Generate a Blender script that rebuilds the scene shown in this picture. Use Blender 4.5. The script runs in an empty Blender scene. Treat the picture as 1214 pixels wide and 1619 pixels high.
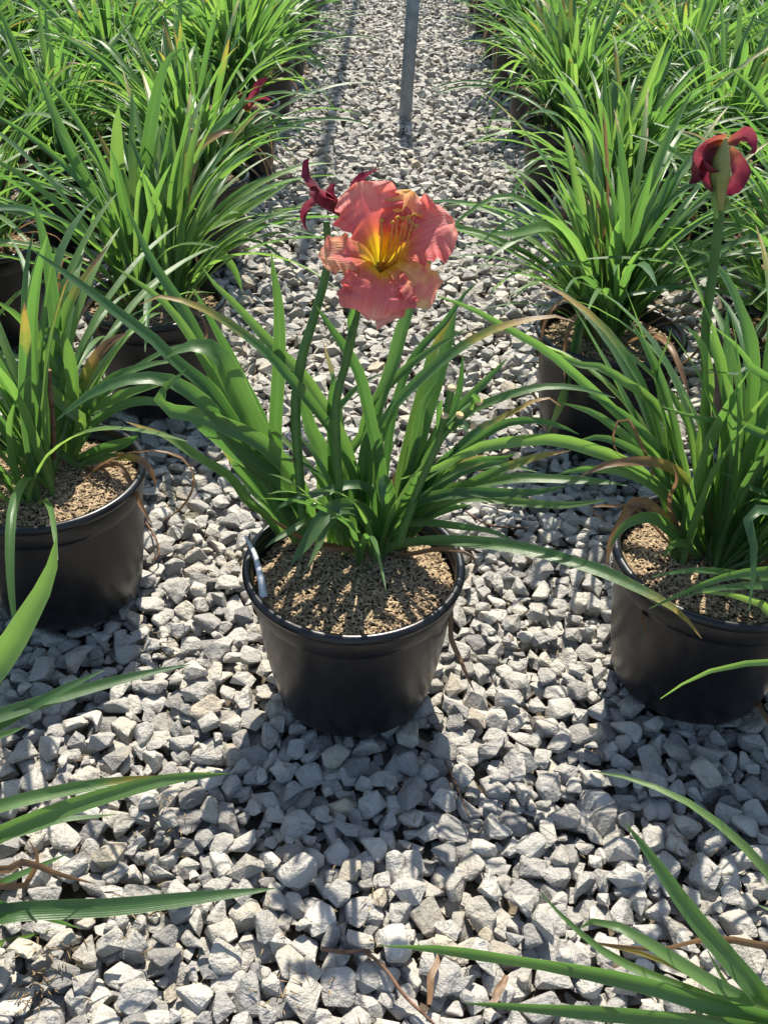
import bpy, bmesh, math, random
import numpy as np
from mathutils import Vector, Matrix

random.seed(7)
rng = np.random.default_rng(7)
R = math.radians
scene = bpy.context.scene
COL = scene.collection

# ------------------------------------------------------------------ camera
F_PX, PW, PH = 1450.0, 1214.0, 1619.0
CAM_Z, PITCH, ROLL = 1.02, R(36.8), R(1.5)
cam_d = bpy.data.cameras.new('camera')
cam_d.sensor_fit = 'VERTICAL'
cam_d.sensor_height = 24.0
cam_d.lens = 24.0 * F_PX / PH
cam_d.clip_start = 0.02
cam_d.clip_end = 500
cam = bpy.data.objects.new('camera', cam_d)
COL.objects.link(cam)
CAM_R = (Matrix.Rotation(R(90) - PITCH, 3, 'X') @ Matrix.Rotation(ROLL, 3, 'Z'))
cam.matrix_world = Matrix.Translation((0, 0, CAM_Z)) @ CAM_R.to_4x4()
scene.camera = cam

# ------------------------------------------------------------------ sky and sun
SUN_EL, SUN_AZ = R(58), R(3)
world = bpy.data.worlds.new('World')
scene.world = world
world.use_nodes = True
wn = world.node_tree.nodes
bg = wn['Background']
sky = wn.new('ShaderNodeTexSky')
sky.sky_type = 'NISHITA'
sky.sun_disc = False
sky.sun_elevation = SUN_EL
sky.sun_rotation = SUN_AZ
world.node_tree.links.new(sky.outputs[0], bg.inputs[0])
bg.inputs[1].default_value = 0.11
sun_d = bpy.data.lights.new('sun', 'SUN')
sun_d.energy = 4.6
sun_d.angle = R(0.53)
sun_d.color = (1.0, 0.935, 0.81)
sun = bpy.data.objects.new('sun', sun_d)
COL.objects.link(sun)
to_sun = Vector((math.sin(SUN_AZ) * math.cos(SUN_EL), math.cos(SUN_AZ) * math.cos(SUN_EL), math.sin(SUN_EL)))
sun.rotation_euler = to_sun.to_track_quat('Z', 'Y').to_euler()
sun.location = (0, 3, 6)
scene.view_settings.view_transform = 'Standard'
scene.view_settings.look = 'None'
scene.view_settings.exposure = 1.08
scene.view_settings.gamma = 1.0
scene.cycles.max_bounces = 6
scene.cycles.diffuse_bounces = 3
scene.cycles.glossy_bounces = 2
scene.cycles.transmission_bounces = 4
scene.cycles.use_denoising = True

# ------------------------------------------------------------------ helpers
def ray(px, py):
    d = CAM_R @ Vector(((px - PW / 2) / F_PX, -(py - PH / 2) / F_PX, -1.0))
    return d
def at_y(px, py, Y):                       # the point of a pixel's ray at world distance Y
    d = ray(px, py)
    k = Y / d.y
    return Vector((d.x * k, Y, CAM_Z + d.z * k))
def at_z(px, py, Z):                       # the point of a pixel's ray at height Z
    d = ray(px, py)
    k = (Z - CAM_Z) / d.z
    return Vector((d.x * k, d.y * k, Z))
VIEW = CAM_R @ Vector((0, 0, -1))
def depth_of(p):
    return (Vector(p) - Vector((0, 0, CAM_Z))).dot(VIEW)

def link(o, parent=None):
    COL.objects.link(o)
    if parent is not None:
        o.parent = parent
    return o
def tag(o, label=None, cat=None, group=None, kind=None):
    if label: o['label'] = label
    if cat: o['category'] = cat
    if group: o['group'] = group
    if kind: o['kind'] = kind
    return o
def empty(name, loc=(0, 0, 0), rz=0.0):
    o = bpy.data.objects.new(name, None)
    o.empty_display_size = 0.05
    o.location = loc
    o.rotation_euler = (0, 0, rz)
    return link(o)

class MB:
    """collects vertices, faces and per-vertex float attributes, then makes one mesh"""
    def __init__(self):
        self.v, self.q, self.t, self.a, self.n = [], [], [], {}, 0
    def add(self, v, quads=None, tris=None, **attrs):
        v = np.asarray(v, float).reshape(-1, 3)
        n = len(v)
        if quads is not None and len(quads): self.q.append(np.asarray(quads, int).reshape(-1, 4) + self.n)
        if tris is not None and len(tris): self.t.append(np.asarray(tris, int).reshape(-1, 3) + self.n)
        for k in set(attrs) | set(self.a):
            lst = self.a.setdefault(k, [np.zeros(self.n)] if self.n else [])
            val = attrs.get(k, 0.0)
            lst.append(np.broadcast_to(np.asarray(val, float), (n,)).copy())
        self.v.append(v)
        self.n += n
    def mesh(self, name, mats, smooth=True):
        me = bpy.data.meshes.new(name)
        V = np.concatenate(self.v)
        q = np.concatenate(self.q) if self.q else np.zeros((0, 4), int)
        t = np.concatenate(self.t) if self.t else np.zeros((0, 3), int)
        me.vertices.add(len(V))
        me.vertices.foreach_set('co', V.ravel())
        loops = np.concatenate([q.ravel(), t.ravel()])
        me.loops.add(len(loops))
        me.loops.foreach_set('vertex_index', loops.astype(np.int32))
        starts = np.concatenate([np.arange(len(q)) * 4, len(q) * 4 + np.arange(len(t)) * 3])
        me.polygons.add(len(starts))
        me.polygons.foreach_set('loop_start', starts.astype(np.int32))
        me.polygons.foreach_set('use_smooth', np.full(len(starts), smooth))
        for k, lst in self.a.items():
            at = me.attributes.new(k, 'FLOAT', 'POINT')
            at.data.foreach_set('value', np.concatenate(lst).astype(np.float32))
        me.update(calc_edges=True)
        me.validate()
        for m in (mats if isinstance(mats, (list, tuple)) else [mats]):
            me.materials.append(m)
        return me
    def obj(self, name, mats, parent=None, smooth=True):
        return link(bpy.data.objects.new(name, self.mesh(name, mats, smooth)), parent)

def grid_quads(nr, nc, wrap=False):
    q = []
    cc = nc if wrap else nc - 1
    for i in range(nr - 1):
        for j in range(cc):
            j2 = (j + 1) % nc
            q.append((i * nc + j, i * nc + j2, (i + 1) * nc + j2, (i + 1) * nc + j))
    return q
_Q = {}
def gq(nr, nc, wrap=False):
    k = (nr, nc, wrap)
    if k not in _Q: _Q[k] = np.array(grid_quads(nr, nc, wrap))
    return _Q[k]

def spline(pts, n):
    """Catmull-Rom through pts, n points evenly spaced by length"""
    P = np.array([tuple(p) for p in pts], float)
    if len(P) == 2: P = np.array([P[0], (P[0] + P[1]) / 2, P[1]])
    E = np.vstack([2 * P[0] - P[1], P, 2 * P[-1] - P[-2]])
    out = []
    for i in range(len(P) - 1):
        p0, p1, p2, p3 = E[i:i + 4]
        for s in np.linspace(0, 1, 12, endpoint=False):
            out.append(.5 * (2 * p1 + (p2 - p0) * s + (2 * p0 - 5 * p1 + 4 * p2 - p3) * s * s + (3 * p1 - p0 - 3 * p2 + p3) * s ** 3))
    out.append(P[-1])
    out = np.array(out)
    L = np.concatenate([[0], np.cumsum(np.linalg.norm(np.diff(out, axis=0), axis=1))])
    s = np.linspace(0, L[-1], n)
    return np.stack([np.interp(s, L, out[:, k]) for k in range(3)], 1)
def norm(a):
    return a / np.maximum(np.linalg.norm(a, axis=-1, keepdims=True), 1e-9)
def tangents(P):
    return norm(np.gradient(P, axis=0))

def tube(mb, pts, radii, n=14, seg=8, **attrs):
    P = spline(pts, n)
    rad = np.interp(np.linspace(0, 1, n), np.linspace(0, 1, len(radii)), radii)
    T = tangents(P)
    ref = np.array([0.31, 0.2, 0.93]) if abs(T[0][2]) < .8 else np.array([1.0, 0.1, 0])
    S = norm(np.cross(T, ref)); N = np.cross(S, T)
    a = np.linspace(0, 2 * np.pi, seg, endpoint=False)
    V = P[:, None, :] + rad[:, None, None] * (np.cos(a)[None, :, None] * S[:, None, :] + np.sin(a)[None, :, None] * N[:, None, :])
    t = np.repeat(np.linspace(0, 1, n), seg)
    mb.add(V.reshape(-1, 3), gq(n, seg, True), t=t, **attrs)
    for k in (0, n - 1):                    # end caps
        c = V[k].reshape(-1, 3)
        mb.add(np.vstack([c, c.mean(0)]), None, [(i, (i + 1) % seg, seg) for i in range(seg)], t=t[k * seg], **attrs)

# ------------------------------------------------------------------ materials
def mat(name):
    m = bpy.data.materials.new(name)
    m.use_nodes = True
    nt = m.node_tree
    return m, nt, nt.nodes['Principled BSDF'], nt.nodes['Material Output']
class NT:
    def __init__(s, nt): s.nt = nt
    def n(s, kind, **kw):
        o = s.nt.nodes.new(kind)
        for k, v in kw.items(): setattr(o, k, v)
        return o
    def l(s, a, b): s.nt.links.new(a, b)
    def attr(s, name):
        o = s.n('ShaderNodeAttribute', attribute_name=name)
        return o.outputs['Fac']
    def math(s, op, a, b=0.0, c=None, clamp=False):
        o = s.n('ShaderNodeMath', operation=op, use_clamp=clamp)
        for i, x in enumerate((a, b, c)):
            if x is None: continue
            if isinstance(x, (int, float)): o.inputs[i].default_value = x
            else: s.l(x, o.inputs[i])
        return o.outputs[0]
    def mix(s, f, a, b, blend='MIX'):
        o = s.n('ShaderNodeMix', data_type='RGBA', blend_type=blend)
        for i, x in ((0, f), (6, a), (7, b)):
            if isinstance(x, (int, float)): o.inputs[i].default_value = x
            elif isinstance(x, tuple): o.inputs[i].default_value = (*x[:3], 1)
            else: s.l(x, o.inputs[i])
        return o.outputs[2]
    def ramp(s, f, stops, interp='LINEAR'):
        o = s.n('ShaderNodeValToRGB')
        o.color_ramp.interpolation = interp
        e = o.color_ramp.elements
        while len(e) < len(stops): e.new(0.5)
        for i, (p, c) in enumerate(stops):
            e[i].position = p
            e[i].color = (*c, 1) if isinstance(c, tuple) else (c, c, c, 1)
        s.l(f, o.inputs[0])
        return o.outputs[0]
    def noise(s, scale, detail=3.0, rough=0.55, vec=None, out=0):
        o = s.n('ShaderNodeTexNoise')
        o.inputs['Scale'].default_value = scale
        o.inputs['Detail'].default_value = detail
        o.inputs['Roughness'].default_value = rough
        if vec is not None: s.l(vec, o.inputs['Vector'])
        return o.outputs[out]
    def bump(s, h, strength, dist, bsdf):
        o = s.n('ShaderNodeBump')
        o.inputs['Strength'].default_value = strength
        o.inputs['Distance'].default_value = dist
        s.l(h, o.inputs['Height'])
        s.l(o.outputs[0], bsdf.inputs['Normal'])
        return o
    def rand(s):                             # per object and per piece
        oi = s.n('ShaderNodeObjectInfo')
        return s.math('FRACT', s.math('ADD', oi.outputs['Random'], s.attr('rnd')))
    def pos(s):
        return s.n('ShaderNodeNewGeometry').outputs['Position']

def make_leaf_material():
    m, nt, b, out = mat('daylily_leaf')
    k = NT(nt)
    r = k.rand(); t = k.attr('t'); u = k.attr('u'); dry = k.attr('dry')
    base = k.ramp(r, [(0.0, (0.034, 0.085, 0.034)), (0.35, (0.062, 0.135, 0.044)), (0.7, (0.092, 0.175, 0.055)), (1.0, (0.150, 0.230, 0.075))])
    ns = k.noise(28.0, 3, vec=k.pos())
    base = k.mix(k.math('MULTIPLY', ns, 0.45), base, (0.07, 0.13, 0.04))
    base = k.mix(k.attr('deep'), base, (0.022, 0.070, 0.022))      # the clump's own shade, mixed into the leaf green
    # fine length-wise veins and the midrib
    au = k.math('ABSOLUTE', u)
    vein = k.math('SINE', k.math('MULTIPLY', u, 26.0))
    base = k.mix(k.math('MULTIPLY_ADD', vein, 0.04, 0.04), base, (0.12, 0.22, 0.07))
    lip = k.math('MULTIPLY_ADD', au, 10.0, -8.8, clamp=True)
    base = k.mix(k.math('MULTIPLY', lip, 0.45), base, (0.17, 0.25, 0.11))
    rib = k.math('LESS_THAN', au, 0.07)
    base = k.mix(k.math('MULTIPLY', rib, 0.25), base, (0.12, 0.22, 0.07))
    pale = k.math('SUBTRACT', 1.0, k.math('MULTIPLY', t, 7.0), clamp=True)
    base = k.mix(k.math('MULTIPLY', pale, 0.55), base, (0.22, 0.30, 0.12))
    edge = k.math('SUBTRACT', t, k.math('SUBTRACT', 1.0, dry))
    edge = k.math('ADD', edge, k.math('MULTIPLY_ADD', k.noise(60, 2, vec=k.pos()), 0.24, -0.12))
    yel = k.math('MULTIPLY', k.math('MULTIPLY_ADD', edge, 5.0, 0.75, clamp=True), k.math('GREATER_THAN', dry, 0.001))
    brn = k.math('MULTIPLY', k.math('MULTIPLY_ADD', edge, 9.0, 0.0, clamp=True), k.math('GREATER_THAN', dry, 0.001))
    base = k.mix(yel, base, (0.34, 0.25, 0.05))
    brown = k.mix(k.noise(45, 4, vec=k.pos()), (0.34, 0.20, 0.095), (0.11, 0.055, 0.028))
    base = k.mix(brn, base, brown)
    k.l(base, b.inputs['Base Color'])
    b.inputs['Roughness'].default_value = 0.40
    b.inputs['Specular IOR Level'].default_value = 0.6
    bh = k.math('ADD', k.math('MULTIPLY', vein, 0.15), k.math('MULTIPLY', k.noise(90, 2, vec=k.pos()), 1.0))
    k.bump(bh, 0.35, 0.0012, b)
    tr = k.n('ShaderNodeBsdfTranslucent')
    tc = k.mix(1.0, base, (2.3, 2.45, 1.2), 'MULTIPLY')
    tc = k.mix(k.math('MAXIMUM', brn, k.math('MULTIPLY', yel, 0.85)), tc, base)
    k.l(tc, tr.inputs['Color'])
    mx = k.n('ShaderNodeMixShader')
    mx.inputs[0].default_value = 0.42
    k.l(b.outputs[0], mx.inputs[1]); k.l(tr.outputs[0], mx.inputs[2]); k.l(mx.outputs[0], out.inputs[0])
    return m

def make_petal_material(name, stops, patch, dark=None):
    m, nt, b, out = mat(name)
    k = NT(nt)
    t = k.attr('t'); u = k.attr('u'); r = k.attr('rnd'); sep = k.attr('sepal')
    wob = k.math('MULTIPLY_ADD', k.noise(45, 3, vec=k.pos()), 0.16, -0.08)
    col = k.ramp(k.math('ADD', t, wob), stops)
    st = k.n('ShaderNodeCombineXYZ')
    k.l(k.math('MULTIPLY', u, 9.0), st.inputs[0]); k.l(k.math('MULTIPLY', t, 1.6), st.inputs[1]); k.l(k.math('MULTIPLY', r, 10.0), st.inputs[2])
    streak = k.noise(1.9, 5, vec=st.outputs[0])
    sf = k.ramp(streak, [(0.42, 0.0), (0.62, 1.0)])
    if dark:
        col = k.mix(k.math('MULTIPLY', k.math('MULTIPLY', sf, 0.4), k.ramp(t, [(0.40, 0.0), (0.52, 1.0)])), col, dark)
    pn = k.ramp(k.noise(38, 2, vec=k.pos()), [(0.43, 0.0), (0.66, 1.0)])
    col = k.mix(k.math('MULTIPLY', k.math('MULTIPLY', pn, sep), 0.9), col, patch)
    k.l(col, b.inputs['Base Color'])
    b.inputs['Roughness'].default_value = 0.5
    b.inputs['Specular IOR Level'].default_value = 0.35
    k.bump(k.math('ADD', streak, k.math('MULTIPLY', k.noise(160, 2, vec=k.pos()), 0.4)), 0.8, 0.003, b)
    tr = k.n('ShaderNodeBsdfTranslucent')
    k.l(k.mix(1.0, col, (1.15, 1.0, 0.9), 'MULTIPLY'), tr.inputs['Color'])
    mx = k.n('ShaderNodeMixShader')
    mx.inputs[0].default_value = 0.42
    k.l(b.outputs[0], mx.inputs[1]); k.l(tr.outputs[0], mx.inputs[2]); k.l(mx.outputs[0], out.inputs[0])
    return m

def make_simple(name, c0, c1, scale, rough, bump=0.0, spec=0.4, dist=0.002, trans=0.0, use_rand=False):
    m, nt, b, out = mat(name)
    k = NT(nt)
    f = k.noise(scale, 4, vec=k.pos())
    f = k.ramp(f, [(0.35, 0.0), (0.65, 1.0)])
    if use_rand: f = k.math('MULTIPLY_ADD', k.rand(), 0.75, k.math('MULTIPLY', f, 0.25))
    col = k.mix(f, c0, c1)
    k.l(col, b.inputs['Base Color'])
    b.inputs['Roughness'].default_value = rough
    b.inputs['Specular IOR Level'].default_value = spec
    if bump: k.bump(k.noise(scale * 3, 4, vec=k.pos()), bump, dist, b)
    if trans:
        tr = k.n('ShaderNodeBsdfTranslucent'); k.l(col, tr.inputs['Color'])
        mx = k.n('ShaderNodeMixShader'); mx.inputs[0].default_value = trans
        k.l(b.outputs[0], mx.inputs[1]); k.l(tr.outputs[0], mx.inputs[2]); k.l(mx.outputs[0], out.inputs[0])
    return m

def make_stone_material():
    m, nt, b, out = mat('limestone')
    k = NT(nt)
    r = k.rand(); p = k.pos()
    col = k.ramp(r, [(0.0, (0.18, 0.174, 0.168)), (0.12, (0.33, 0.317, 0.293)), (0.40, (0.45, 0.428, 0.388)),
                     (0.58, (0.32, 0.306, 0.285)), (0.75, (0.52, 0.492, 0.437)), (0.88, (0.43, 0.397, 0.335)), (0.96, (0.17, 0.166, 0.164)), (1.0, (0.48, 0.415, 0.31))])
    n1 = k.noise(55, 5, 0.62, vec=p)
    col = k.mix(k.math('MULTIPLY', k.ramp(n1, [(0.42, 0.0), (0.7, 1.0)]), 0.42), col, (0.21, 0.197, 0.173))
    n2 = k.noise(140, 3, 0.6, vec=p)
    col = k.mix(k.math('MULTIPLY', k.ramp(n2, [(0.5, 0.0), (0.68, 1.0)]), 0.28), col, (0.48, 0.46, 0.42))
    n3 = k.noise(9, 3, 0.6, vec=p)
    col = k.mix(k.math('MULTIPLY', k.ramp(n3, [(0.56, 0.0), (0.70, 1.0)]), 0.35), col, (0.40, 0.33, 0.22))
    k.l(col, b.inputs['Base Color'])
    b.inputs['Roughness'].default_value = 0.85
    b.inputs['Specular IOR Level'].default_value = 0.25
    h = k.math('ADD', k.noise(95, 6, 0.65, vec=p), k.math('MULTIPLY', n1, 1.8))
    k.bump(h, 0.85, 0.0075, b)
    return m

def make_pot_material():
    m, nt, b, out = mat('black_plastic')
    k = NT(nt)
    oi = k.n('ShaderNodeObjectInfo')
    tc = k.n('ShaderNodeTexCoord').outputs['Object']
    mp = k.n('ShaderNodeMapping'); mp.inputs['Scale'].default_value = (1, 1, 0.35)
    k.l(tc, mp.inputs[0])
    ad = k.n('ShaderNodeVectorMath', operation='ADD')
    k.l(mp.outputs[0], ad.inputs[0]); k.l(oi.outputs['Random'], ad.inputs[1])
    dn = k.noise(14, 6, 0.65, vec=ad.outputs[0])
    dust = k.ramp(dn, [(0.45, 0.0), (0.75, 1.0)])
    sep = k.n('ShaderNodeSeparateXYZ'); k.l(tc, sep.inputs[0])
    low = k.math('MULTIPLY_ADD', sep.outputs[2], -14.0, 0.75, clamp=True)       # soil splash near the bottom edge
    splash = k.math('MULTIPLY', low, k.ramp(k.noise(60, 4, vec=tc), [(0.42, 0.0), (0.6, 1.0)]))
    f = k.math('ADD', k.math('MULTIPLY', dust, 0.05), k.math('MULTIPLY', splash, 0.14), clamp=True)
    k.l(k.mix(f, (0.006, 0.006, 0.008), (0.12, 0.11, 0.10)), b.inputs['Base Color'])
    k.l(k.math('MULTIPLY_ADD', dust, 0.14, 0.30), b.inputs['Roughness'])
    b.inputs['Specular IOR Level'].default_value = 0.42
    k.bump(k.math('ADD', k.noise(22, 3, vec=tc), k.math('MULTIPLY', k.noise(300, 2, vec=tc), 0.06)), 0.12, 0.01, b)
    return m

M_LEAF = make_leaf_material()
M_STONE = make_stone_material()
M_POT = make_pot_material()
PINK = make_petal_material('coral_petal',
    [(0.0, (0.34, 0.36, 0.02)), (0.22, (0.70, 0.50, 0.02)), (0.40, (0.76, 0.42, 0.035)), (0.50, (0.68, 0.17, 0.085)), (0.64, (0.68, 0.155, 0.15)), (0.85, (0.74, 0.22, 0.195)), (1.0, (0.84, 0.40, 0.31))],
    (0.86, 0.66, 0.20), (0.58, 0.055, 0.09))
MAROON = make_petal_material('wilted_petal',
    [(0.0, (0.36, 0.20, 0.06)), (0.18, (0.30, 0.085, 0.07)), (0.4, (0.25, 0.040, 0.070)), (0.75, (0.17, 0.018, 0.050)), (1.0, (0.08, 0.008, 0.025))],
    (0.42, 0.16, 0.15), (0.11, 0.01, 0.035))
M_STAMEN = make_simple('stamen_yellow', (0.70, 0.27, 0.05), (0.76, 0.42, 0.05), 60, 0.5, trans=0.25)
M_ANTHER = make_simple('anther', (0.75, 0.45, 0.04), (0.35, 0.16, 0.02), 300, 0.7)
M_SCAPE = make_simple('scape_green', (0.055, 0.135, 0.03), (0.085, 0.18, 0.04), 40, 0.42, 0.2, 0.45, 0.001, trans=0.12)
M_BUD = make_simple('pale_green_pod', (0.22, 0.26, 0.07), (0.32, 0.30, 0.10), 60, 0.5, 0.2, trans=0.2)
M_CUT = make_simple('cut_stem_end', (0.62, 0.50, 0.28), (0.45, 0.30, 0.13), 200, 0.8)
M_SOIL = make_simple('potting_soil', (0.035, 0.024, 0.016), (0.11, 0.075, 0.045), 90, 0.95, 0.9, 0.1, 0.004)
M_HULL = make_simple('rice_hull', (0.09, 0.06, 0.038), (0.46, 0.34, 0.20), 200, 0.75, 0.0, 0.25, use_rand=True)
M_DIRT = make_simple('dirt', (0.06, 0.048, 0.036), (0.17, 0.14, 0.10), 30, 0.95, 0.9, 0.1, 0.01)
M_TWIG = make_simple('dry_brown', (0.07, 0.035, 0.022), (0.20, 0.115, 0.07), 80, 0.85, 0.5, 0.2)
M_STRAW = make_simple('straw', (0.20, 0.13, 0.06), (0.36, 0.26, 0.13), 60, 0.8, trans=0.15)
M_STEEL = make_simple('galvanised_steel', (0.20, 0.22, 0.235), (0.30, 0.32, 0.335), 25, 0.55, 0.15, 0.5, 0.001)
M_STEEL.node_tree.nodes['Principled BSDF'].inputs['Metallic'].default_value = 0.35
M_TAG = make_simple('clouded_plastic', (0.55, 0.57, 0.60), (0.75, 0.77, 0.80), 60, 0.35, 0.2, 0.5, trans=0.35)
M_CABLE = make_simple('black_cable', (0.02, 0.02, 0.022), (0.03, 0.03, 0.03), 10, 0.5)

# ------------------------------------------------------------------ where the pots stand
POT_H, POT_R, BASE_R, SOIL_Z = 0.228, 0.150, 0.113, 0.203
def rim_center(px, py):
    p = at_z(px, py, POT_H)
    return (p.x, p.y)
C_XY = rim_center(560, 886)
L1_XY = rim_center(72, 742)
R1_XY = rim_center(1141, 872)
L2_XY = rim_center(243, 468)
R2_XY = rim_center(966, 520)
print('C', C_XY, 'L1', L1_XY, 'R1', R1_XY, 'L2', L2_XY, 'R2', R2_XY)
XL = -0.545; XR = 0.585
pots = {}                                    # key -> (x, y)
pots['C'], pots['L1'], pots['R1'], pots['L2'], pots['R2'] = C_XY, L1_XY, R1_XY, L2_XY, R2_XY
pots['L0'] = (L1_XY[0] - 0.085, 0.50)
pots['R0'] = (R1_XY[0] + 0.11, 0.27)
pots['R1b'] = (R1_XY[0] + 0.46, R1_XY[1] + 0.03)
row_jit = random.Random(3)
YL = [2.62, 3.46, 4.27, 5.06, 5.86, 6.66, 7.5, 8.3]
YR = [2.46, 3.27, 4.08, 4.86, 5.66, 6.45, 7.25, 8.1]
for i, y in enumerate(YL):
    pots['Lrow%d' % i] = (XL - 0.012 * i + row_jit.uniform(-.015, .015), y)
for i, y in enumerate(YR):
    pots['Rrow%d' % i] = (XR + 0.004 * i + row_jit.uniform(-.015, .015), y)
for c in range(1, 5):
    for i in range(12):
        y = 1.05 + 0.34 * (c % 2) + i * 0.67 + row_jit.uniform(-.05, .05)
        lim = 0.55 + 0.47 * y                # how far sideways the view, and a step beside it, reaches
        x = XL - 0.43 * c + row_jit.uniform(-.03, .03)
        if abs(x) < lim + 0.35 and y < 8.4: pots['Lbed%d_%d' % (c, i)] = (x, y)
        x = XR + 0.43 * c + row_jit.uniform(-.03, .03)
        y2 = y + 0.2
        if abs(x) < lim + 0.35 and y2 < 8.4: pots['Rbed%d_%d' % (c, i)] = (x, y2)

pots['Rbed1_0'] = (R2_XY[0] + 0.37, R2_XY[1] + 0.02)
pots['Rbed1_1'] = (XR + 0.40, 2.05)

# ------------------------------------------------------------------ ground
GZ = -0.05
def build_ground():
    mb = MB()
    n = 60
    xs = np.linspace(-40, 40, n); ys = np.linspace(-15, 65, n)
    X, Y = np.meshgrid(xs, ys)
    Z = GZ + 0.0 * X
    mb.add(np.stack([X, Y, Z], -1).reshape(-1, 3), gq(n, n))
    return tag(mb.obj('ground', M_DIRT), kind='structure')
ground = build_ground()

def stone_proto(seed, near):
    rr = np.random.default_rng(seed)
    bm = bmesh.new()
    n = 13 if near else 11
    p = norm(rr.normal(size=(n, 3)))
    p = np.sign(p) * np.abs(p) ** 0.72        # boxier than a ball
    p = p / np.abs(p).max(0)
    p *= rr.uniform(0.82, 1.0, (n, 1))
    for v in p: bm.verts.new(v)
    res = bmesh.ops.convex_hull(bm, input=bm.verts)
    junk = [e for e in set(res['geom_interior'] + res['geom_unused']) if isinstance(e, bmesh.types.BMVert)]
    bmesh.ops.delete(bm, geom=junk, context='VERTS')
    bmesh.ops.dissolve_limit(bm, angle_limit=R(14), verts=bm.verts, edges=bm.edges)
    if near:
        bmesh.ops.bevel(bm, geom=list(bm.edges), offset=0.105, segments=1, profile=0.6, affect='EDGES', clamp_overlap=True)
    bmesh.ops.triangulate(bm, faces=bm.faces)
    bm.verts.ensure_lookup_table()
    V = np.array([v.co[:] for v in bm.verts])
    if near: V = V + rr.normal(0, 0.018, V.shape)
    T = np.array([[v.index for v in f.verts] for f in bm.faces])
    bm.free()
    return V, T
NEAR_P = [stone_proto(100 + i, True) for i in range(26)]
FAR_P = [stone_proto(300 + i, False) for i in range(18)]

def rot3(yaw, tilt, tdir):
    a = Matrix.Rotation(tdir, 3, 'Z') @ Matrix.Rotation(tilt, 3, 'X') @ Matrix.Rotation(-tdir, 3, 'Z') @ Matrix.Rotation(yaw, 3, 'Z')
    return np.array(a)

def build_gravel():
    """drops stones one by one on a height map so that they lie on each other"""
    cell = 0.005
    x0, x1, y0, y1 = -2.9, 2.9, -0.35, 8.8
    W, H = int((x1 - x0) / cell), int((y1 - y0) / cell)
    hm = np.full((H, W), GZ, np.float32)
    pot_xy = np.array(list(pots.values()))
    rs = random.Random(11)
    jobs = []
    def region(xa, xb, ya, yb, dens, lo, hi):
        for _ in range(int((xb - xa) * (yb - ya) * dens)):
            jobs.append((xa, xb, ya, yb, lo, hi))
    region(-1.05, 1.05, -0.15, 1.75, 3300, 0.0095, 0.025)
    region(-1.15, 1.15, 1.75, 2.3, 2300, 0.011, 0.026)
    region(-1.15, 1.15, -0.32, -0.15, 1500, 0.012, 0.028)
    region(-0.62, 0.66, 2.3, 4.2, 2200, 0.011, 0.027)
    region(-0.62, 0.66, 4.2, 8.7, 1600, 0.013, 0.028)
    region(-1.6, -0.62, 1.95, 8.7, 330, 0.018, 0.032)
    region(0.66, 1.6, 1.95, 8.7, 330, 0.018, 0.032)
    region(-2.8, -1.6, 1.5, 8.7, 170, 0.02, 0.034)
    region(1.6, 2.8, 1.5, 8.7, 170, 0.02, 0.034)
    out = []
    yy, xx = np.mgrid[-9:10, -9:10]
    for (xa, xb, ya, yb, lo, hi) in jobs:
        a = lo + (hi - lo) * rs.random() ** 1.5
        b_ = a * rs.uniform(0.62, 0.98); c_ = a * rs.uniform(0.38, 0.72)
        yaw = rs.uniform(0, 6.283)
        cs, sn = math.cos(yaw), math.sin(yaw)
        k = int(a / cell) + 1
        gx, gy = np.meshgrid(np.arange(-k, k + 1) * cell, np.arange(-k, k + 1) * cell)
        d2 = ((gx * cs + gy * sn) / a) ** 2 + ((-gx * sn + gy * cs) / b_) ** 2
        mask = d2 < 0.92
        core = d2 < 0.55
        dome = c_ * np.sqrt(np.clip(1 - d2 * 0.9, 0.02, 1))
        best = None
        for _ in range(6):
            x = rs.uniform(xa, xb); y = rs.uniform(ya, yb)
            i = int((y - y0) / cell); j = int((x - x0) / cell)
            if i < k or j < k or i >= H - k or j >= W - k: continue
            h = hm[i - k:i + k + 1, j - k:j + k + 1]
            z = 0.45 * float(h[core].max()) + 0.55 * float(h[core].mean()) - 0.25 * c_
            if best is None or z < best[0]: best = (z, x, y, i, j)
        if best is None: continue
        z, x, y, i, j = best
        zc = z + c_ * 0.92
        dmin = np.hypot(pot_xy[:, 0] - x, pot_xy[:, 1] - y).min()
        if dmin < BASE_R + a * 0.62 and zc + c_ > 0.004: continue
        h = hm[i - k:i + k + 1, j - k:j + k + 1]
        np.maximum(h, np.where(mask, zc + dome * 0.9, -9), out=h)
        sl = 0.30
        out.append((x, y, zc, a, b_, c_, yaw, rs.gauss(0, sl), rs.uniform(0, 6.283)))
    return out, hm
stones, HM = build_gravel()
tops = np.array([s[2] + s[5] for s in stones])
print('stones', len(stones), 'top mean', tops.mean(), np.percentile(tops, 90))

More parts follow.
